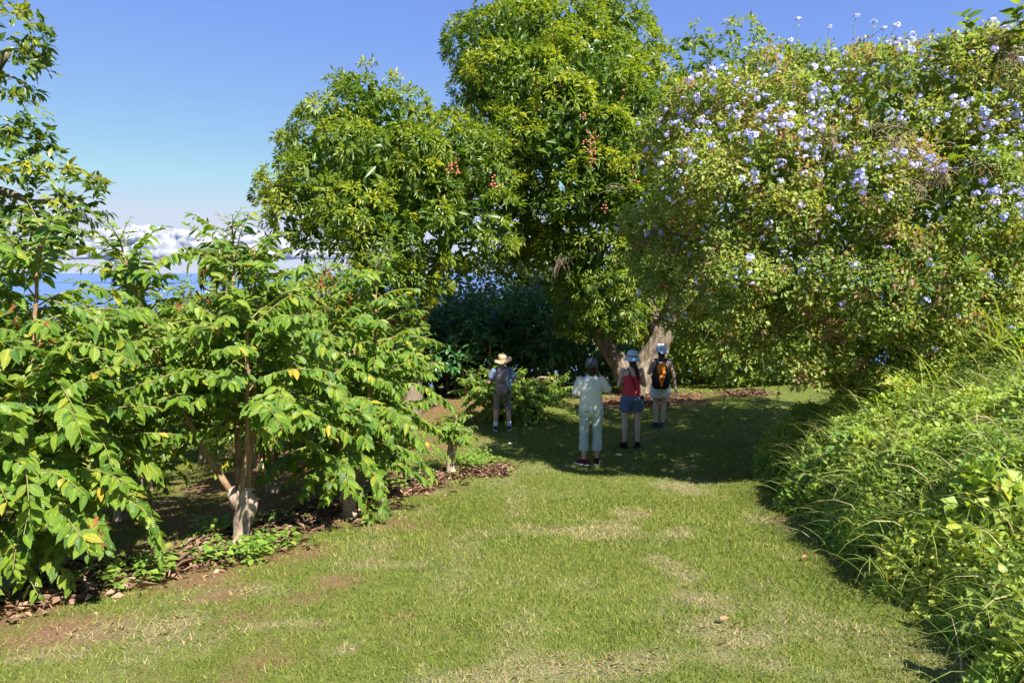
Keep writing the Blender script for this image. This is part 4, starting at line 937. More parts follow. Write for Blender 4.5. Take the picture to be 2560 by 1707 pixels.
for k, (a0, b0, Y, n, L, lab) in enumerate([((1760, 700), (1775, 590), 9.9, 12, .20, 'broad-leaved yellow-green shoot on the thicket, above the forked trunk'), ((1690, 330), (1655, 210), 11.3, 14, .20, 'leafy broad-leaved shoot at the upper left edge of the thicket'), ((1850, 760), (1870, 650), 9.8, 12, .19, 'broad-leaved shoot low on the left side of the thicket'), ((1780, 870), (1830, 770), 9.9, 12, .19, 'broad-leaved shoot drooping over the lawn at the thicket foot'),
        ((1960, 860), (1985, 745), 9.3, 14, .20, 'broad-leaved shoot at the foot of the thicket near the tall grass'), ((2430, 190), (2410, 40), 9.3, 16, .24, 'tall broad-leaved shoot rising above the thicket against the sky'), ((2480, 200), (2455, 90), 9.3, 14, .22, 'shorter broad-leaved shoot beside the tall one at the thicket top'), ((2550, 140), (2545, 10), 9.0, 18, .26, 'broad-leaved shoot in the top right corner of the picture'), ((2370, 200), (2350, 110), 9.5, 12, .19, 'small broad-leaved shoot left of the tall one at the thicket top'),
        ((2400, 420), (2405, 370), 8.9, 6, .18, 'single pale broad-leaved sprout in the sunny face of the thicket'), ((2460, 720), (2420, 660), 8.5, 12, .20, 'broad-leaved shoot above the tall grass at the right edge'), ((2300, 870), (2330, 790), 8.8, 12, .17, 'broad-leaved shoot between the thicket and the weedy bank'), ((1620, 470), (1690, 430), 11.2, 9, .18, 'broad-leaved shoot on the shaded left face of the thicket'), ((1640, 690), (1700, 640), 11.0, 9, .20, 'broad-leaved shoot pointing left over the forked trunk'), ((2090, 900), (2110, 830), 9.2, 10, .18, 'broad-leaved shoot at the middle of the thicket foot')]):
    shoot(at(a0[0], a0[1], Y - 1.15), at(b0[0], b0[1], Y - 1.5), n, L, lab, 700 + k)

# ------------------------------------------------------------------ weedy bank at the right
def weed_top(x, y):
    e = weed_e(x, y); h = .60 * (1 - np.exp(-np.maximum(e + .14, 0) / .14)) + .42 * np.clip(e, 0, 2.6)
    h = h * (.55 + .45 * sm(2.0, 5.5, y))
    return G(x, y) + h * (1 + (fbm(x * 1.3, y * 1.3, 55) - .5) * .55) + (vnoise(x * 4, y * 4, 57) - .5) * .14
def weeds():
    mb = MB(); gs = MB()
    for y0, y1, dens, L in ((1.9, 3.5, 9500, .034), (3.5, 5.5, 6800, .038), (5.5, 8, 4600, .043), (8, 10.2, 3000, .05)):
        xa, xb = 1.2, .8 * y1 + .5; n = int(dens * (y1 - y0) * (xb - xa)); x = r.uniform(xa, xb, n); y = r.uniform(y0, y1, n)
        e = weed_e(x, y); k = (e > -.16) & (x < .8 * y + .5); x, y, e = x[k], y[k], e[k]; n = len(x)
        top = weed_top(x, y); g = G(x, y); h = np.maximum(top - g, .05)
        # edge leaves fill the whole front face, the inside only near the top
        depth = np.where(e < .4, r.random(n) * h, np.minimum(r.exponential(.10, n), h)); z = top - depth + r.normal(0, .02, n)
        P = np.stack([x, y, np.maximum(z, g + .01)], -1)
        slope = np.stack([-np.exp(-np.maximum(e, 0) / .35) * 1.2 - .15, np.full(n, -.15), np.ones(n)], -1)
        N0 = nrm(slope) + r.normal(size=(n, 3)) * .45; D = rdir(n, r) + [0, 0, .1]
        pt = fbm(x * 2, y * 2, 65, 3); tint = np.clip(.42 + (pt - .5) * .9 + r.normal(0, .15, n), 0, .97)
        sz = L * r.uniform(.6, 1.5, n) * (1 + 1.1 * (vnoise(x * 1.7, y * 1.7, 66) > .72))
        mb.add(*place(LT_KITE, P, D, N0 + np.array(TOSUN) * .4, sz, r.uniform(.5, .95, n), tint))
        # fine grass stems arching out of the mass
        m = int(n * (.075 if y0 < 5 else .085)); q = r.choice(n, m, replace=False); den = vnoise(x[q] * .9, y[q] * .9, 68); q = q[r.random(m) < .25 + den]; m = len(q)
        p0 = np.stack([x[q], y[q], top[q] - .12], -1); az = r.normal(math.pi + .5, 1.3, m); el = r.uniform(.35, 1.45, m); Ln = r.uniform(.22, .60, m); prev = p0
        w0 = np.where(r.random(m) < .3, .0085, .0032) * (.7 + .12 * y0); tn = np.clip(r.normal(.55, .25, m), 0, 1)
        pts = [p0]
        for s in range(4):
            d = np.stack([np.cos(az) * np.cos(el), np.sin(az) * np.cos(el), np.sin(el)], -1); pts.append(pts[-1] + d * (Ln / 4)[:, None]); el = el - r.uniform(.2, .65, m)
        side = nrm(np.cross(pts[1] - pts[0], rdir(m, r))); ws = [1, .9, .75, .5, .1]
        V = np.stack([np.stack([a - side * (w0 * b)[:, None] * .5, a + side * (w0 * b)[:, None] * .5], 1) for a, b in zip(pts, ws)], 1).reshape(m, 10, 3)
        t0 = np.array([(2 * i, 2 * i + 1, 2 * i + 3) for i in range(4)] + [(2 * i, 2 * i + 3, 2 * i + 2) for i in range(4)])
        A = np.zeros((m, 10, 3)); A[..., 2] = tn[:, None]
        gs.add(V.reshape(-1, 3), (t0[None] + (np.arange(m) * 10)[:, None, None]).reshape(-1, 3), A.reshape(-1, 3))
    o = mb.link('bank_weeds', M['weed'], None, True, kind='stuff'); o['label'] = 'dense low leafy weeds covering the bank at the right'; o['category'] = 'weeds'
    o = gs.link('bank_grass', M['grassblade'], None, True, kind='stuff'); o['label'] = 'thin arching grass stems rising through the weeds at the right'; o['category'] = 'grass'
    # opaque soil core under the mass
    xs_ = np.arange(1.4, 9, .15); ys_ = np.arange(1.9, 10.4, .15); X_, Y_ = np.meshgrid(xs_, ys_); e = weed_e(X_, Y_); Z_ = np.where(e > .12, np.maximum(weed_top(X_, Y_) - .24 - .25 * sm(.5, .1, e), G(X_, Y_) - .05), G(X_, Y_) - .12)
    nx_ = len(xs_); i_, j_ = np.meshgrid(np.arange(len(ys_) - 1), np.arange(nx_ - 1), indexing='ij'); q_ = (i_ * nx_ + j_).ravel()
    link('bank', mesh_np('bank', np.stack([X_, Y_, Z_], -1).reshape(-1, 3), np.stack([q_, q_ + 1, q_ + nx_ + 1, q_ + nx_], 1), None, noise_mat('bank_soil', (.03, .045, .012), (.07, .09, .025), 12, .95, .5)), kind='structure', label='earth bank under the weeds at the right')
weeds()
BLADE = leaf_template([0, .15, .35, .55, .75, .9, 1], [.0, .016, .020, .019, .015, .008, 0], .62, .5)
BL_ME = [mesh_np('blade', *place((leaf_template([0, .15, .35, .55, .75, .9, 1], [0, .012, .016, .015, .012, .006, 0], dr, .5)), np.zeros((1, 3)), np.array([[1., 0, 0]]), np.array([[0, 0, 1.]]), 1, 1, tt), M['blade_rnd'] if 'blade_rnd' in M else M['grassblade']) for dr, tt in ((.62, .35), (.35, .5), (.9, .6))]
def clump(px, py, Y, n, L, label, seed):
    rr_ = np.random.default_rng(seed); c = at(px, py, Y); c[2] = max(c[2], float(G(c[0], c[1]))); t = thing('tall_grass_clump', label, 'grass clump', c, 'tall grass clumps')
    for k in range(n):
        az = rr_.uniform(0, 6.28); el = rr_.uniform(.75, 1.5); D = np.array([math.cos(az) * math.cos(el), math.sin(az) * math.cos(el), math.sin(el)])
        o = link('blade', BL_ME[rr_.integers(3)], t); o.matrix_local = mat4(c + rr_.normal(size=3) * [.05, .05, 0], D, [-math.cos(az) * math.sin(el) , -math.sin(az) * math.sin(el), math.cos(el) + .02], L * .75 * rr_.uniform(.5, 1.1), c)
for k, a in enumerate([(1990, 985, 9.2, 16, .95, 'tall grass clump at the left end of the weedy bank, under the thicket'), (2075, 955, 9.2, 20, 1.0, 'tall grass clump second from the left at the thicket foot'), (2280, 930, 8.4, 14, 1.1, 'tall grass clump in the middle of the thicket foot'), (2390, 900, 7.6, 20, 1.0, 'large dark tall grass clump right of the thicket middle'), (2490, 890, 7.2, 20, .95, 'large tall grass clump near the right edge'), (2560, 920, 6.6, 16, .85, 'tall grass clump at the right edge of the picture'), (1925, 1090, 9.6, 14, .6, 'low arching grass tuft at the tip of the weedy bank'), (2160, 930, 8.9, 10, .9, 'thin tall grass clump between the shoots at the thicket foot'), (2330, 980, 7.2, 10, .9, 'grass clump rising out of the weedy bank'), (2190, 1450, 4.1, 9, .4, 'small grass tuft at the shaded foot of the bank')]):
    clump(*a, seed=900 + k)
# bigger-leaved herb at the lower right corner
for k, (px, py, Y, h, L, lab) in enumerate([(2590, 1650, 2.8, .30, .13, 'large-leaved herb in the lower right corner'), (2560, 1560, 3.1, .35, .10, 'leafy herb just left of the lower right corner'), (2450, 1440, 3.8, .40, .09, 'leafy herb sticking out at the front of the bank'), (2520, 1500, 3.4, .38, .09, 'leafy herb at the foot of the bank near the corner')]):
    c = at(px, py, Y); c[2] = float(G(c[0], c[1])); top = float(weed_top(c[0], c[1])) - c[2]; shoot(c, c + [-.05, -.04, top + .10], 18, L, lab, 950 + k, 'leafy_herb')
# ------------------------------------------------------------------ people, seen from behind
def ball(c, rad): return (ICO2[0] * np.asarray(rad) + np.asarray(c, float), ICO2[1])
def capsule(p0, r0, p1, r1, sides=14):
    p0 = np.asarray(p0, float); p1 = np.asarray(p1, float); V, T, _ = tube(np.array([p0, (p0 + p1) / 2, p1]), [r0, (r0 + r1) / 2, r1], sides)
    return [(V, T), ball(p0, r0), ball(p1, r1)]
def loft(rings, seg=28, ex=2.3):
    """rings (x, y, z, half width, half depth) stacked upward into one closed surface"""
    a = np.linspace(0, 2 * math.pi, seg, endpoint=False); ca = np.sign(np.cos(a)) * np.abs(np.cos(a)) ** (2 / ex); sa = np.sign(np.sin(a)) * np.abs(np.sin(a)) ** (2 / ex)
    V = np.concatenate([np.stack([x + ca * w, y + sa * d, np.full(seg, z)], -1) for x, y, z, w, d in rings]); n = len(rings); T = []
    for i in range(n - 1):
        for j in range(seg): k = (j + 1) % seg; T += [(i * seg + j, i * seg + k, (i + 1) * seg + k), (i * seg + j, (i + 1) * seg + k, (i + 1) * seg + j)]
    c = len(V); V = np.concatenate([V, [[*rings[0][:3]], [*rings[-1][:3]]]])
    for j in range(seg): k = (j + 1) % seg; T += [(c, k, j), (c + 1, (n - 1) * seg + j, (n - 1) * seg + k)]
    return V, np.array(T)
def dense(rings, n=24):
    R_ = np.array(rings, float); z = np.linspace(0, len(R_) - 1, n); return [tuple(np.interp(q, np.arange(len(R_)), R_[:, c]) for c in range(5)) for q in z]
def blob(name, parts, mat, parent, voxel=.009, sm_=6, wr=0.0, ws=(9, 9, 16), seed=0, **kw):
    """one continuous surface grown round overlapping shapes"""
    mb = MB()
    for p in parts:
        for q in (p if isinstance(p, list) else [p]): mb.add(q[0], q[1])
    me = remesh(name, np.concatenate(mb.V), np.concatenate(mb.T), voxel, sm_)
    if wr:
        V = get_v(me); N = vnormals(me)
        d = np.array([mnoise.noise(Vector((v[0] * ws[0] + seed, v[1] * ws[1], v[2] * ws[2] + v[0] * 7))) + .5 * abs(mnoise.noise(Vector((v[0] * ws[0] * 2 + seed, v[1] * 12, v[2] * ws[2] * 1.7 - v[0] * 9)))) for v in V])
        set_v(me, V + N * (d * wr)[:, None])
    me.materials.append(mat); return link(name, me, parent, **kw)
def simple(name, V, T, mat, parent, smooth=True): return link(name, mesh_np(name, V, T, None, mat, smooth), parent)
def lathe(prof, seg=36, wav=0.0, oval=1.12, tilt=(0, 0), c=(0, 0, 0), seed=0):
    a = np.linspace(0, 2 * math.pi, seg, endpoint=False); V = []
    rm = max(p[0] for p in prof)
    for rr_, z in prof:
        f = (rr_ / rm) ** 3
        V.append(np.stack([np.cos(a) * rr_, np.sin(a) * rr_ * oval, z + wav * f * (np.sin(2 * a + seed) + .4 * np.sin(5 * a + seed))], -1))
    V = np.concatenate(V); n = len(prof); T = []
    for i in range(n - 1):
        for j in range(seg): k = (j + 1) % seg; T += [(i * seg + j, i * seg + k, (i + 1) * seg + k), (i * seg + j, (i + 1) * seg + k, (i + 1) * seg + j)]
    Mx = np.array(Matrix.Rotation(tilt[1], 3, 'Y') @ Matrix.Rotation(tilt[0], 3, 'X'))
    return V @ Mx.T + np.asarray(c), np.array(T)
def cloth(name, c1, c2, scale=40, rough=.9): return noise_mat(name, c1, c2, scale, rough, .25, 4, spec=.15, dist=.003)
SKIN = noise_mat('skin', (.50, .31, .22), (.58, .38, .28), 18, .55, .1, 3, spec=.35)
SKIN2 = noise_mat('fair_skin', (.60, .41, .32), (.66, .47, .38), 18, .55, .1, 3, spec=.35)
HAIR = noise_mat('black_hair', (.008, .006, .005), (.03, .022, .018), 60, .4, .6, 4, (1, 1, .15))
DARK = cloth('dark_fabric', (.012, .012, .016), (.03, .03, .036)); WHITE = cloth('white_fabric', (.66, .68, .72), (.76, .78, .8))
def hand(w, d, palm_n, curl=.5, s=1.0):
    """palm, four unequal fingers bent at the knuckle and a thumb from the side of the palm"""
    w = np.asarray(w, float); d = nrm(np.asarray(d, float)); n = nrm(np.asarray(palm_n, float) - d * (np.asarray(palm_n) @ d)); u = np.cross(n, d); out = []
    out += capsule(w, .026 * s, w + d * .085 * s, .030 * s, 10); out.append(ball(w + d * .05 * s, (.034 * s,) * 3))
    for k, (o, L) in enumerate(((-.030, .062), (-.010, .074), (.010, .078), (.029, .068))):
        a = w + d * .088 * s + u * o * s; b = a + (d + n * curl * .5) * L * .55 * s; c = b + (d * .7 + n * curl) * L * .5 * s
        out += capsule(a, .0095 * s, b, .0088 * s, 8); out += capsule(b, .0088 * s, c, .0075 * s, 8)
    a = w + d * .03 * s + u * .03 * s; b = a + (d * .6 + u * .8 + n * .2) * .045 * s; c = b + (d * .9 + u * .2 + n * .3) * .035 * s
    out += capsule(a, .013 * s, b, .0105 * s, 8); out += capsule(b, .0105 * s, c, .0085 * s, 8); return out
def person(label, foot, H, rz, skin, sw, arms, feet, knees=None, hipw=.092, thigh=.082, calf=.052, head_turn=0.0):
    """arms: ((elbow, wrist, palm normal), ...) left then right; feet: ((x, y, yaw), ...)"""
    t = thing('person', label, 'person', foot, 'walkers on the lawn', rz); s = H / 1.70; t.scale = (s, s, s)
    p = [ball((0, .012, 1.592), (.076, .096, .108)), ball((0, .036, 1.535), (.056, .062, .062)), ball((0, .118, 1.572), (.014, .016, .020)), ball((0, .108, 1.590), (.011, .018, .022)), ball((.079, .0, 1.575), (.012, .022, .032)), ball((-.079, .0, 1.575), (.012, .022, .032)), ball((0, .10, 1.532), (.022, .010, .007))]
    p += capsule((0, -.012, 1.38), .062, (0, .0, 1.53), .052)
    p.append(loft(dense([(0, 0, .86, .15, .10), (0, 0, .98, .15, .105), (0, .0, 1.10, .118, .09), (0, 0, 1.28, .145, .10), (0, -.005, 1.38, sw - .02, .075), (0, -.01, 1.43, .07, .05)])))
    for sg, (el, wr, pn) in zip((-1, 1), arms):
        sh = np.array([sg * sw, -.005, 1.385]); p += capsule(sh, .050, el, .037); p += capsule(el, .038, wr, .026)
        p += hand(wr, np.asarray(wr) - np.asarray(el), pn, .55)
    for sg, (fx, fy, yaw) in zip((-1, 1), feet):
        hp = np.array([sg * hipw, 0, .88]); an = np.array([fx, fy - .0, .085]); kn = (hp + an) / 2 + [sg * .008, .018, .045]
        p += capsule(hp, thigh, kn, .056); p += capsule(kn, .054, kn * .62 + an * .38 + [0, -.018, 0], calf); p += capsule(kn * .62 + an * .38 + [0, -.018, 0], calf, an, .034)
        p += capsule(an - [0, .01, .03], .032, an + np.array([-math.sin(yaw), math.cos(yaw), 0]) * .13 - [0, 0, .05], .026)
    blob('body', p, skin, t, .0095, 4)
    for sx in (-1, 1): simple('eye', *ball((sx * .032, .098, 1.598), (.012, .008, .008)), DARK, t)
    return t
def shoes(t, feet, upper, sole, lab=None):
    for fx, fy, yaw in feet:
        Rz = np.array(Matrix.Rotation(yaw, 3, 'Z')); off = np.array([fx, fy, 0])
        q = [loft(dense([(0, .035, .022, .045, .135), (0, .033, .045, .044, .130), (0, .015, .070, .040, .10), (0, -.02, .095, .038, .062), (0, -.028, .112, .036, .05)], 12), 24, 2.5)]
        q = [(V @ Rz.T + off, T) for V, T in q]; o = blob('shoe', q, upper, t, .007, 3)
        V, T = loft([(0, .036, .0, .046, .138), (0, .036, .024, .049, .143), (0, .036, .030, .046, .138)], 28, 2.5); simple('sole', V @ Rz.T + off, T, sole, o, False)
def leg_axis(sg, f, hipw=.092):
    hp = np.array([sg * hipw, 0, .88]); an = np.array([f[0], f[1], .085]); return hp, an, (hp + an) / 2 + [sg * .008, .018, .045]
def trousers(t, feet, zend, mat, r_hip=.105, r_end=.085, waist=.16, top=.98, seed=0, wr=.006, flare=1.0, hipw=.092):
    p = [loft(dense([(0, 0, .80, waist * 1.04, .115), (0, -.01, .90, waist * 1.07, .128), (0, 0, top, waist * .93, .108)], 12), 30)]
    for sg, f in zip((-1, 1), feet):
        hp, an, kn = leg_axis(sg, f, hipw); P0 = hp + [0, 0, -.02]
        if zend > kn[2]: e = P0 + (kn - P0) * ((P0[2] - zend) / (P0[2] - kn[2])); pts = [P0, (P0 + e) / 2, e]; rd = [r_hip, (r_hip + r_end) / 2, r_end]
        else: e = kn + (an - kn) * ((kn[2] - zend) / (kn[2] - an[2])); pts = [P0, (P0 + kn) / 2, kn, (kn + e) / 2, e]; rd = [r_hip, .086, .074, .074, r_end]
        V, T, _ = tube(np.array(pts), rd, 18); p.append((V, T)); p.append(ball(P0, (r_hip,) * 3))
    return blob('trousers' if zend < .45 else 'shorts', p, mat, t, .009, 3, wr, (8, 8, 13), seed)
def shirt(t, rings, sleeves, mat, seed=0, wr=.006, name='shirt'):
    p = [loft(dense(rings, 26), 30)]
    for a, r0, b, r1 in sleeves: V, T, _ = tube(np.array([a, (np.asarray(a) + np.asarray(b)) / 2, b]), [r0, (r0 + r1) / 2, r1], 16); p += [(V, T), ball(a, (r0,) * 3)]
    return blob(name, p, mat, t, .0125, 3, wr, (10, 10, 15), seed)
def strap(name, pts, w, th, mat, parent, normal=(0, -1, 0)):
    P = spline(pts, 26); tg = nrm(np.gradient(P, axis=0)); N = nrm(np.asarray(normal, float) - tg * (tg @ np.asarray(normal, float))[:, None]); B = np.cross(tg, N)
    V = np.stack([P - B * w + N * th, P + B * w + N * th, P + B * w - N * th, P - B * w - N * th], 1).reshape(-1, 3); T = []
    for i in range(len(P) - 1):
        for j in range(4): k = (j + 1) % 4; T += [(i * 4 + j, i * 4 + k, i * 4 + 4 + k), (i * 4 + j, i * 4 + 4 + k, i * 4 + 4 + j)]
    return simple(name, V, np.array(T), mat, parent, False)
def stand(px, py, pytop):
    g = gp(px, py); top = at(px, pytop, g[1]); return g, top[2] - g[2]

# --- the man in the tan hat
g, h = stand(1256, 1076, 884)
feet = ((-.155, 0, .15), (.155, .02, -.12))
armsA = (((-.30, .02, 1.10), (-.16, .22, 1.12), (0, 0, -1)), ((.30, .0, 1.11), (.22, .22, 1.08), (0, 0, -1)))
PA = person('person in tan brimmed hat and knee shorts with grey backpack, furthest left', g, h / 1.03, .05, SKIN, .185, armsA, feet, calf=.056)
shirt(PA, [(0, 0, .84, .175, .125), (0, 0, .95, .172, .125), (0, 0, 1.12, .165, .118), (0, 0, 1.28, .185, .122), (0, -.005, 1.37, .195, .095), (0, -.01, 1.43, .10, .065), (0, -.01, 1.455, .07, .06)], [((-.185, 0, 1.37), .072, (-.262, .01, 1.20), .082), ((.185, 0, 1.37), .072, (.262, .0, 1.20), .082)], cloth('slate_blue_cotton', (.13, .18, .27), (.19, .25, .36)), 1)
trousers(PA, feet, .50, cloth('grey_shorts', (.17, .145, .14), (.24, .21, .20)), .112, .115, .165, seed=2, wr=.008)
for sg, f in zip((-1, 1), feet):
    hp, an, kn = leg_axis(sg, f); V, T, _ = tube(np.array([an + (kn - an) * .30, an + (kn - an) * .1, an - [0, 0, .02]]), [.052, .044, .044], 14); simple('sock', V, T, WHITE, PA)
shoes(PA, feet, cloth('navy_shoe', (.015, .02, .05), (.05, .07, .12)), WHITE)
blob('hair', [ball((0, -.01, 1.585), (.083, .098, .10))], HAIR, PA, .009, 3)
V, T = lathe([(.0, .105), (.04, .104), (.075, .092), (.094, .06), (.101, .015), (.104, .0), (.14, -.012), (.18, -.028), (.205, -.045), (.203, -.051), (.178, -.036), (.104, -.008), (.098, .01), (.07, .085), (.0, .098)], 40, .018, 1.08, (.18, -.20), (.005, .0, 1.645), 1.0)
HT = simple('sun_hat', V, T, cloth('tan_canvas', (.40, .26, .14), (.52, .36, .21)), PA)
V, T = lathe([(.1035, .004), (.1065, .006), (.1060, .026), (.1025, .03)], 40, 0, 1.08, (.18, -.20), (.005, .0, 1.645)); simple('hat_band', V, T, cloth('tan_band', (.26, .17, .10), (.32, .22, .13)), HT)
s = h / 1.03 / 1.70
BP = thing('backpack', 'tall grey hiking backpack with a blue bottle in its side pocket', 'backpack', g, None, .05); BP.scale = (s, s, s)
GREY = cloth('grey_taupe_nylon', (.20, .165, .155), (.27, .23, .22), 60, .7); GREY2 = cloth('dark_grey_nylon', (.10, .085, .085), (.15, .13, .125), 60, .7)
blob('main_compartment', [loft(dense([(-.015, -.195, .86, .115, .07), (-.015, -.20, .92, .14, .09), (-.015, -.205, 1.15, .145, .095), (-.015, -.20, 1.36, .13, .08), (-.015, -.185, 1.43, .085, .05)]), 30, 3.2)], GREY, BP, .009, 4, .003, seed=4)
blob('lower_pocket', [loft(dense([(-.015, -.285, .90, .10, .03), (-.015, -.29, .95, .118, .04), (-.015, -.29, 1.08, .118, .035), (-.015, -.285, 1.12, .10, .02)]), 30, 3.2)], GREY, BP, .008, 3, .003, seed=5)
blob('upper_pocket', [loft(dense([(-.015, -.285, 1.14, .10, .02), (-.015, -.285, 1.18, .115, .03), (-.015, -.275, 1.32, .105, .028), (-.015, -.26, 1.37, .08, .018)]), 30, 3.2)], GREY, BP, .008, 3, .003, seed=6)
for z in (1.13, 1.345, 1.20): strap('zip', [(-.12, -.305 + .02 * (z > 1.3), z - .01), (-.015, -.322 + .035 * (z > 1.3), z + .005), (.09, -.305 + .02 * (z > 1.3), z - .01)], .005, .004, GREY2, BP)
for sx in (-1, 1):
    strap('shoulder_strap', [(sx * .075, -.15, 1.40), (sx * .095, -.06, 1.465), (sx * .11, .06, 1.42), (sx * .12, .13, 1.28), (sx * .13, .10, 1.05), (sx * .14, -.08, .95)], .03, .007, GREY2, BP, (0, -.6, .8))
strap('grab_handle', [(-.05, -.16, 1.42), (-.015, -.17, 1.46), (.02, -.16, 1.42)], .010, .006, GREY2, BP)
strap('hip_belt', [(-.16, -.06, .90), (-.08, -.15, .88), (.05, -.15, .88), (.17, -.06, .90)], .035, .01, DARK, BP)
strap('loose_strap', [(.06, -.16, .86), (.085, -.16, .75), (.09, -.16, .62)], .008, .003, DARK, BP)
bt = thing('water_bottle', 'blue drink bottle in the right side pocket of the grey backpack', 'bottle', g, None, .05); bt.scale = (s, s, s)
V, T = lathe([(0, .0), (.034, .0), (.036, .01), (.036, .15), (.03, .17), (.014, .18), (.014, .20), (0, .20)], 24, 0, 1.0, (0, 0), (.155, -.215, 1.02)); simple('bottle_body', V, T, noise_mat('blue_plastic', (.03, .22, .45), (.05, .30, .55), 5, .25, 0, 2), bt)
V, T = lathe([(0, .0), (.018, 0), (.018, .025), (0, .026)], 20, 0, 1.0, (0, 0), (.155, -.215, 1.215)); simple('cap', V, T, DARK, bt)

# --- pale tee and cropped trousers
g, h = stand(1476, 1163, 893)
feet = ((-.105, .0, .95), (.10, .06, -.15))
armsB = (((-.27, .0, 1.10), (-.13, .20, 1.06), (0, 0, -1)), ((.29, .05, 1.16), (.16, .24, 1.24), (-1, 0, 0)))
PB = person('person in pale mint tee, cropped trousers and dark cap, nearest to the camera', g, h / 1.012, -.05, SKIN, .17, armsB, feet)
shirt(PB, [(0, 0, .84, .19, .135), (0, 0, .95, .188, .135), (0, 0, 1.10, .172, .125), (0, 0, 1.27, .182, .122), (0, -.005, 1.36, .185, .095), (0, -.01, 1.42, .10, .065), (0, -.01, 1.45, .068, .06)], [((-.17, 0, 1.36), .070, (-.252, .003, 1.13), .070), ((.17, 0, 1.36), .070, (.262, .033, 1.19), .070)], cloth('pale_mint_cotton', (.60, .62, .55), (.69, .70, .63)), 11, .009)
TB = trousers(PB, feet, .24, cloth('pale_blue_green_twill', (.33, .42, .46), (.43, .52, .55)), .110, .080, .172, seed=12, wr=.008)
strap('waistband', [(-.165, -.07, .90), (-.08, -.135, .885), (0, -.147, .882), (.08, -.135, .885), (.165, -.07, .90)], .012, .004, cloth('twill_seam', (.28, .35, .35), (.34, .41, .41)), TB)
strap('back_pocket', [(.04, -.140, .80), (.085, -.134, .80), (.125, -.118, .80)], .006, .004, cloth('twill_seam_dark', (.24, .31, .31), (.30, .37, .37)), TB)
MAROON = cloth('maroon_black_mesh', (.03, .008, .012), (.14, .025, .035), 70); shoes(PB, feet, MAROON, WHITE)
blob('hair', [ball((0, -.012, 1.575), (.086, .10, .105)), ball((0, -.035, 1.50), (.075, .06, .075)), ball((0, -.035, 1.46), (.06, .045, .06))], HAIR, PB, .009, 3)
NAVY = cloth('slate_cap_cotton', (.075, .085, .11), (.11, .125, .155))
V, T = lathe([(.0, .118), (.03, .116), (.06, .105), (.083, .08), (.096, .04), (.100, .0), (.100, -.02), (.097, -.02), (.09, .04), (.05, .10), (0, .11)], 36, 0, 1.10, (-.12, 0), (0, .002, 1.60)); CP = simple('cap', V, T, NAVY, PB)
blob('visor', [(ICO2[0] * [.085, .075, .008] + np.array([0, .13, 1.60]), ICO2[1])], NAVY, CP, .006, 2)
simple('cap_opening', *ball((0, -.100, 1.605), (.034, .012, .022)), HAIR, CP); strap('cap_strap', [(-.05, -.098, 1.588), (0, -.115, 1.582), (.05, -.098, 1.588)], .008, .004, NAVY, CP); simple('button', *ball((0, .0, 1.722), (.009, .009, .006)), NAVY, CP)

# --- red tank top
g, h = stand(1577, 1119, 876)
feet = ((-.115, .0, .25), (.115, .02, -.3))
armsC = (((-.225, .03, 1.12), (-.10, .22, 1.20), (0, 0, -1)), ((.225, .03, 1.12), (.10, .22, 1.20), (0, 0, -1)))
PC = person('person in red tank top, denim shorts and pale blue bucket hat with black ponytail', g, h / 1.02, .0, SKIN2, .158, armsC, feet, calf=.054, thigh=.088)
RED = cloth('coral_red_jersey', (.58, .045, .06), (.70, .085, .095))
TK = shirt(PC, [(0, 0, .87, .168, .120), (0, 0, .96, .162, .118), (0, 0, 1.10, .142, .108), (0, 0, 1.22, .155, .115), (0, 0, 1.29, .150, .108)], [((-.085, -.01, 1.29), .055, (-.075, -.012, 1.405), .040), ((.085, -.01, 1.29), .055, (.075, -.012, 1.405), .040), ((-.07, -.04, 1.27), .06, (-.02, -.05, 1.37), .035), ((.07, -.04, 1.27), .06, (.02, -.05, 1.37), .035)], RED, 21, .006, 'tank_top')
trousers(PC, feet, .66, cloth('blue_grey_denim', (.085, .12, .20), (.14, .19, .29), 90), .112, .112, .165, seed=22, wr=.005)
BLK = cloth('black_shoe', (.008, .008, .01), (.02, .02, .024)); shoes(PC, feet, BLK, BLK)
blob('hair', [ball((0, -.012, 1.58), (.086, .10, .105)), ball((.01, -.05, 1.50), (.06, .05, .07))] + capsule((.02, -.085, 1.50), .042, (.06, -.115, 1.40), .040) + capsule((.06, -.115, 1.40), .040, (.085, -.125, 1.28), .022) + capsule((.085, -.125, 1.28), .022, (.09, -.125, 1.21), .008), HAIR, PC, .009, 3)
V, T = lathe([(.0, .115), (.05, .113), (.085, .098), (.098, .05), (.104, .0), (.125, -.03), (.155, -.065), (.152, -.072), (.12, -.04), (.098, -.01), (.09, .05), (.0, .105)], 40, .008, 1.06, (-.05, .06), (0, .0, 1.625), 2.0)
HC = simple('bucket_hat', V, T, cloth('pale_blue_cotton', (.42, .52, .66), (.56, .66, .78), 25), PC)
V, T = lathe([(.1045, .0), (.1075, .002), (.1045, .02), (.1015, .022)], 40, 0, 1.06, (-.05, .06), (0, .0, 1.625)); simple('hat_band', V, T, cloth('hat_cord', (.10, .14, .2), (.16, .2, .28)), HC)
s = h / 1.02 / 1.70
CB = thing('crossbody_bag', 'small dark crossbody bag on the back of the person in red', 'bag', g); CB.scale = (s, s, s)
strap('bag_strap', [(-.10, .05, 1.435), (-.09, -.06, 1.42), (-.06, -.122, 1.34), (.02, -.135, 1.14), (.10, -.128, .98), (.16, -.09, .90)], .0075, .003, DARK, CB)
blob('pouch', [loft(dense([(.185, .0, .80, .02, .06), (.19, .0, .84, .028, .075), (.185, .0, .93, .022, .07)]), 24, 3)], DARK, CB, .008, 3)

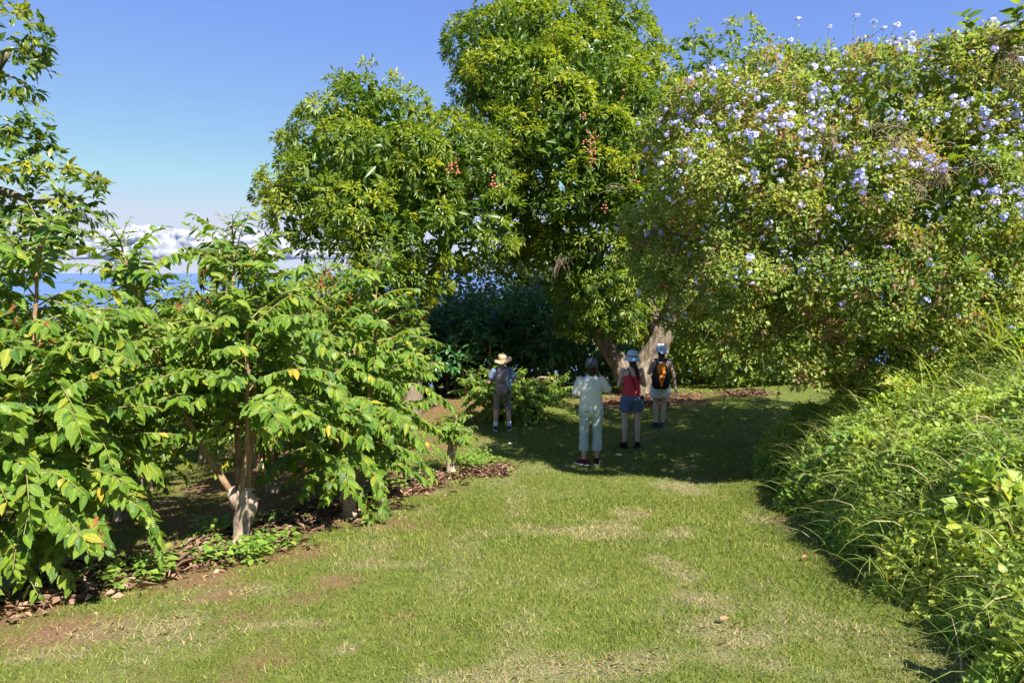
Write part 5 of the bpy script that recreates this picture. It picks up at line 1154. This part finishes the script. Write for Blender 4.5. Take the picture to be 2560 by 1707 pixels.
# --- white hat, white shorts, orange backpack
g, h = stand(1649, 1068, 859)
feet = ((-.075, .0, .35), (.055, .02, -.2))
armsD = (((-.235, .04, 1.12), (-.13, .24, 1.14), (0, 0, -1)), ((.265, -.01, 1.09), (.305, .02, .84), (-1, 0, 0)))
PD = person('person in patterned white hat and white shorts with orange backpack, furthest right', g, h / 1.02, -.03, SKIN2, .165, armsD, feet, calf=.052, thigh=.084)
shirt(PD, [(0, 0, .87, .155, .115), (0, 0, .97, .152, .112), (0, 0, 1.10, .14, .105), (0, 0, 1.24, .152, .11), (0, 0, 1.33, .13, .09)], [((-.09, 0, 1.30), .055, (-.085, 0, 1.40), .042), ((.09, 0, 1.30), .055, (.085, 0, 1.40), .042)], cloth('pink_print', (.62, .40, .42), (.74, .60, .60), 30), 31, .004, 'tank_top')
trousers(PD, feet, .645, cloth('white_shorts', (.62, .66, .72), (.74, .77, .8)), .112, .125, .162, seed=32, wr=.007)
shoes(PD, feet, cloth('navy_trainer', (.012, .016, .05), (.05, .06, .12)), cloth('dark_sole', (.06, .07, .11), (.1, .11, .16)))
blob('hair', [ball((0, -.012, 1.57), (.086, .10, .105)), ball((0, -.05, 1.48), (.075, .05, .08)), ball((0, -.06, 1.41), (.075, .04, .06))], HAIR, PD, .009, 3)
def print_mat():
    m, n, l = new_mat('white_blue_print'); out = n.new('ShaderNodeOutputMaterial'); p = n.new('ShaderNodeBsdfPrincipled'); tc = n.new('ShaderNodeTexCoord'); nz = N_(n, 'ShaderNodeTexNoise'); nz.inputs['Scale'].default_value = 26; nz.inputs['Detail'].default_value = 3
    l.new(tc.outputs['Object'], nz.inputs['Vector']); r_ = ramp(n, [(.46, (.76, .80, .86)), (.53, (.70, .76, .86)), (.56, (.12, .20, .52)), (.64, (.06, .10, .34))]); l.new(nz.outputs[0], r_.inputs[0]); l.new(r_.outputs[0], p.inputs['Base Color']); p.inputs['Roughness'].default_value = .9; l.new(p.outputs[0], out.inputs[0]); return m
V, T = lathe([(.0, .115), (.05, .113), (.085, .10), (.099, .05), (.104, .0), (.118, -.03), (.135, -.06), (.132, -.066), (.112, -.04), (.098, -.01), (.09, .05), (.0, .105)], 40, .012, 1.06, (.05, -.06), (0, .0, 1.625), .4); simple('bucket_hat', V, T, print_mat(), PD)
s = h / 1.02 / 1.70
BO = thing('backpack', 'orange and black backpack worn by the person in white shorts', 'backpack', g, None, -.03); BO.scale = (s, s, s)
BLKN = cloth('black_nylon', (.010, .010, .013), (.026, .026, .03), 60, .6); ORG = cloth('orange_nylon', (.80, .20, .02), (.90, .28, .035), 60, .6)
blob('main_compartment', [loft(dense([(-.035, -.185, .84, .13, .075), (-.035, -.195, .90, .175, .10), (-.035, -.20, 1.02, .182, .105), (-.035, -.195, 1.20, .155, .09), (-.035, -.18, 1.31, .12, .065), (-.035, -.165, 1.36, .075, .035)]), 30, 2.8)], BLKN, BO, .009, 4, .003, seed=40)
blob('top_panel', [loft(dense([(-.035, -.268, 1.14, .085, .034), (-.035, -.256, 1.22, .092, .04), (-.035, -.236, 1.30, .085, .036), (-.035, -.20, 1.36, .055, .025)]), 30, 2.6)], ORG, BO, .008, 3)
V, T = loft(dense([(-.035, -.302, .90, .022, .012), (-.035, -.308, .98, .034, .012), (-.035, -.306, 1.08, .055, .012), (-.035, -.300, 1.13, .06, .012)], 10), 24, 5); CPN = simple('centre_panel', V, T, ORG, BO)
for sx in (-1, 1): V, T = loft(dense([(sx * .135 - .035, -.255, 1.0, .016, .02), (sx * .13 - .035, -.252, 1.08, .022, .02), (sx * .118 - .035, -.245, 1.16, .016, .02)], 8), 16, 3); simple('side_panel', V, T, ORG, BO)
for z, w in ((1.155, .075), (1.20, .085)): strap('slot', [(-.035 - w, -.288 + (z - 1.155) * .2, z), (-.035, -.300 + (z - 1.155) * .2, z - .002), (-.035 + w, -.288 + (z - 1.155) * .2, z)], .008, .006, BLKN, BO)
V = np.array([(-.055, -.3225, 1.075), (-.015, -.3225, 1.075), (-.017, -.3225, 1.05), (-.035, -.3225, 1.025), (-.053, -.3225, 1.05)]); simple('emblem', np.concatenate([V, V + [0, .006, 0]]), np.array([(0, 2, 1), (0, 3, 2), (0, 4, 3)] + [(i, (i + 1) % 5, 5 + (i + 1) % 5) for i in range(5)] + [(i, 5 + (i + 1) % 5, 5 + i) for i in range(5)]), BLKN, CPN, False)
V2 = (V - V.mean(0)) * .55 + V.mean(0) - [0, .002, 0]; simple('emblem_centre', np.concatenate([V2, V2 + [0, .004, 0]]), np.array([(0, 2, 1), (0, 3, 2), (0, 4, 3)]), ORG, CPN, False)
for sx in (-1, 1): strap('shoulder_strap', [(sx * .07 - .02, -.14, 1.34), (sx * .10, -.05, 1.43), (sx * .115, .06, 1.40), (sx * .12, .12, 1.25), (sx * .13, .08, 1.0), (sx * .14, -.1, .93)], .026, .007, cloth('blue_black_strap', (.02, .025, .05), (.05, .06, .1)), BO, (0, -.6, .8))

# ------------------------------------------------------------------ fallen leaves on the lawn
def fallen(px, py, L, W, col, label, az):
    g_ = gp(px, py); m = leaf_mat('fallen_leaf_' + label.split()[0], [(0, col), (1, tuple(min(1, c * 1.2) for c in col))], rough=.7, trans=.1, spec=.3)
    V, T, A = place(LT_BROAD, np.zeros((1, 3)), np.array([[math.cos(az), math.sin(az), .15]]), np.array([[.1, -.3, 1.]]), L, W, .5)
    o = link('fallen_leaf', mesh_np('fallen_leaf', V, T, A, m)); o.location = g_ + [0, 0, .035]; o['label'] = label; o['category'] = 'leaf'; o['group'] = 'fallen leaves on the lawn'
fallen(1800, 1562, .065, .7, (.30, .17, .09), 'tan curled fallen leaf on the dry clippings', .3)
fallen(2005, 1405, .08, .5, (.24, .13, .08), 'brown fallen leaf on the lawn near the bank', .6)
fallen(1270, 1114, .08, 1.2, (.6, .62, .55), 'pale fallen leaf in the shade near the coffee row', .2)
fallen(1554, 1144, .10, 1.0, (.62, .68, .60), 'whitish fallen leaf in the shade beside the nearest person', 2.4)
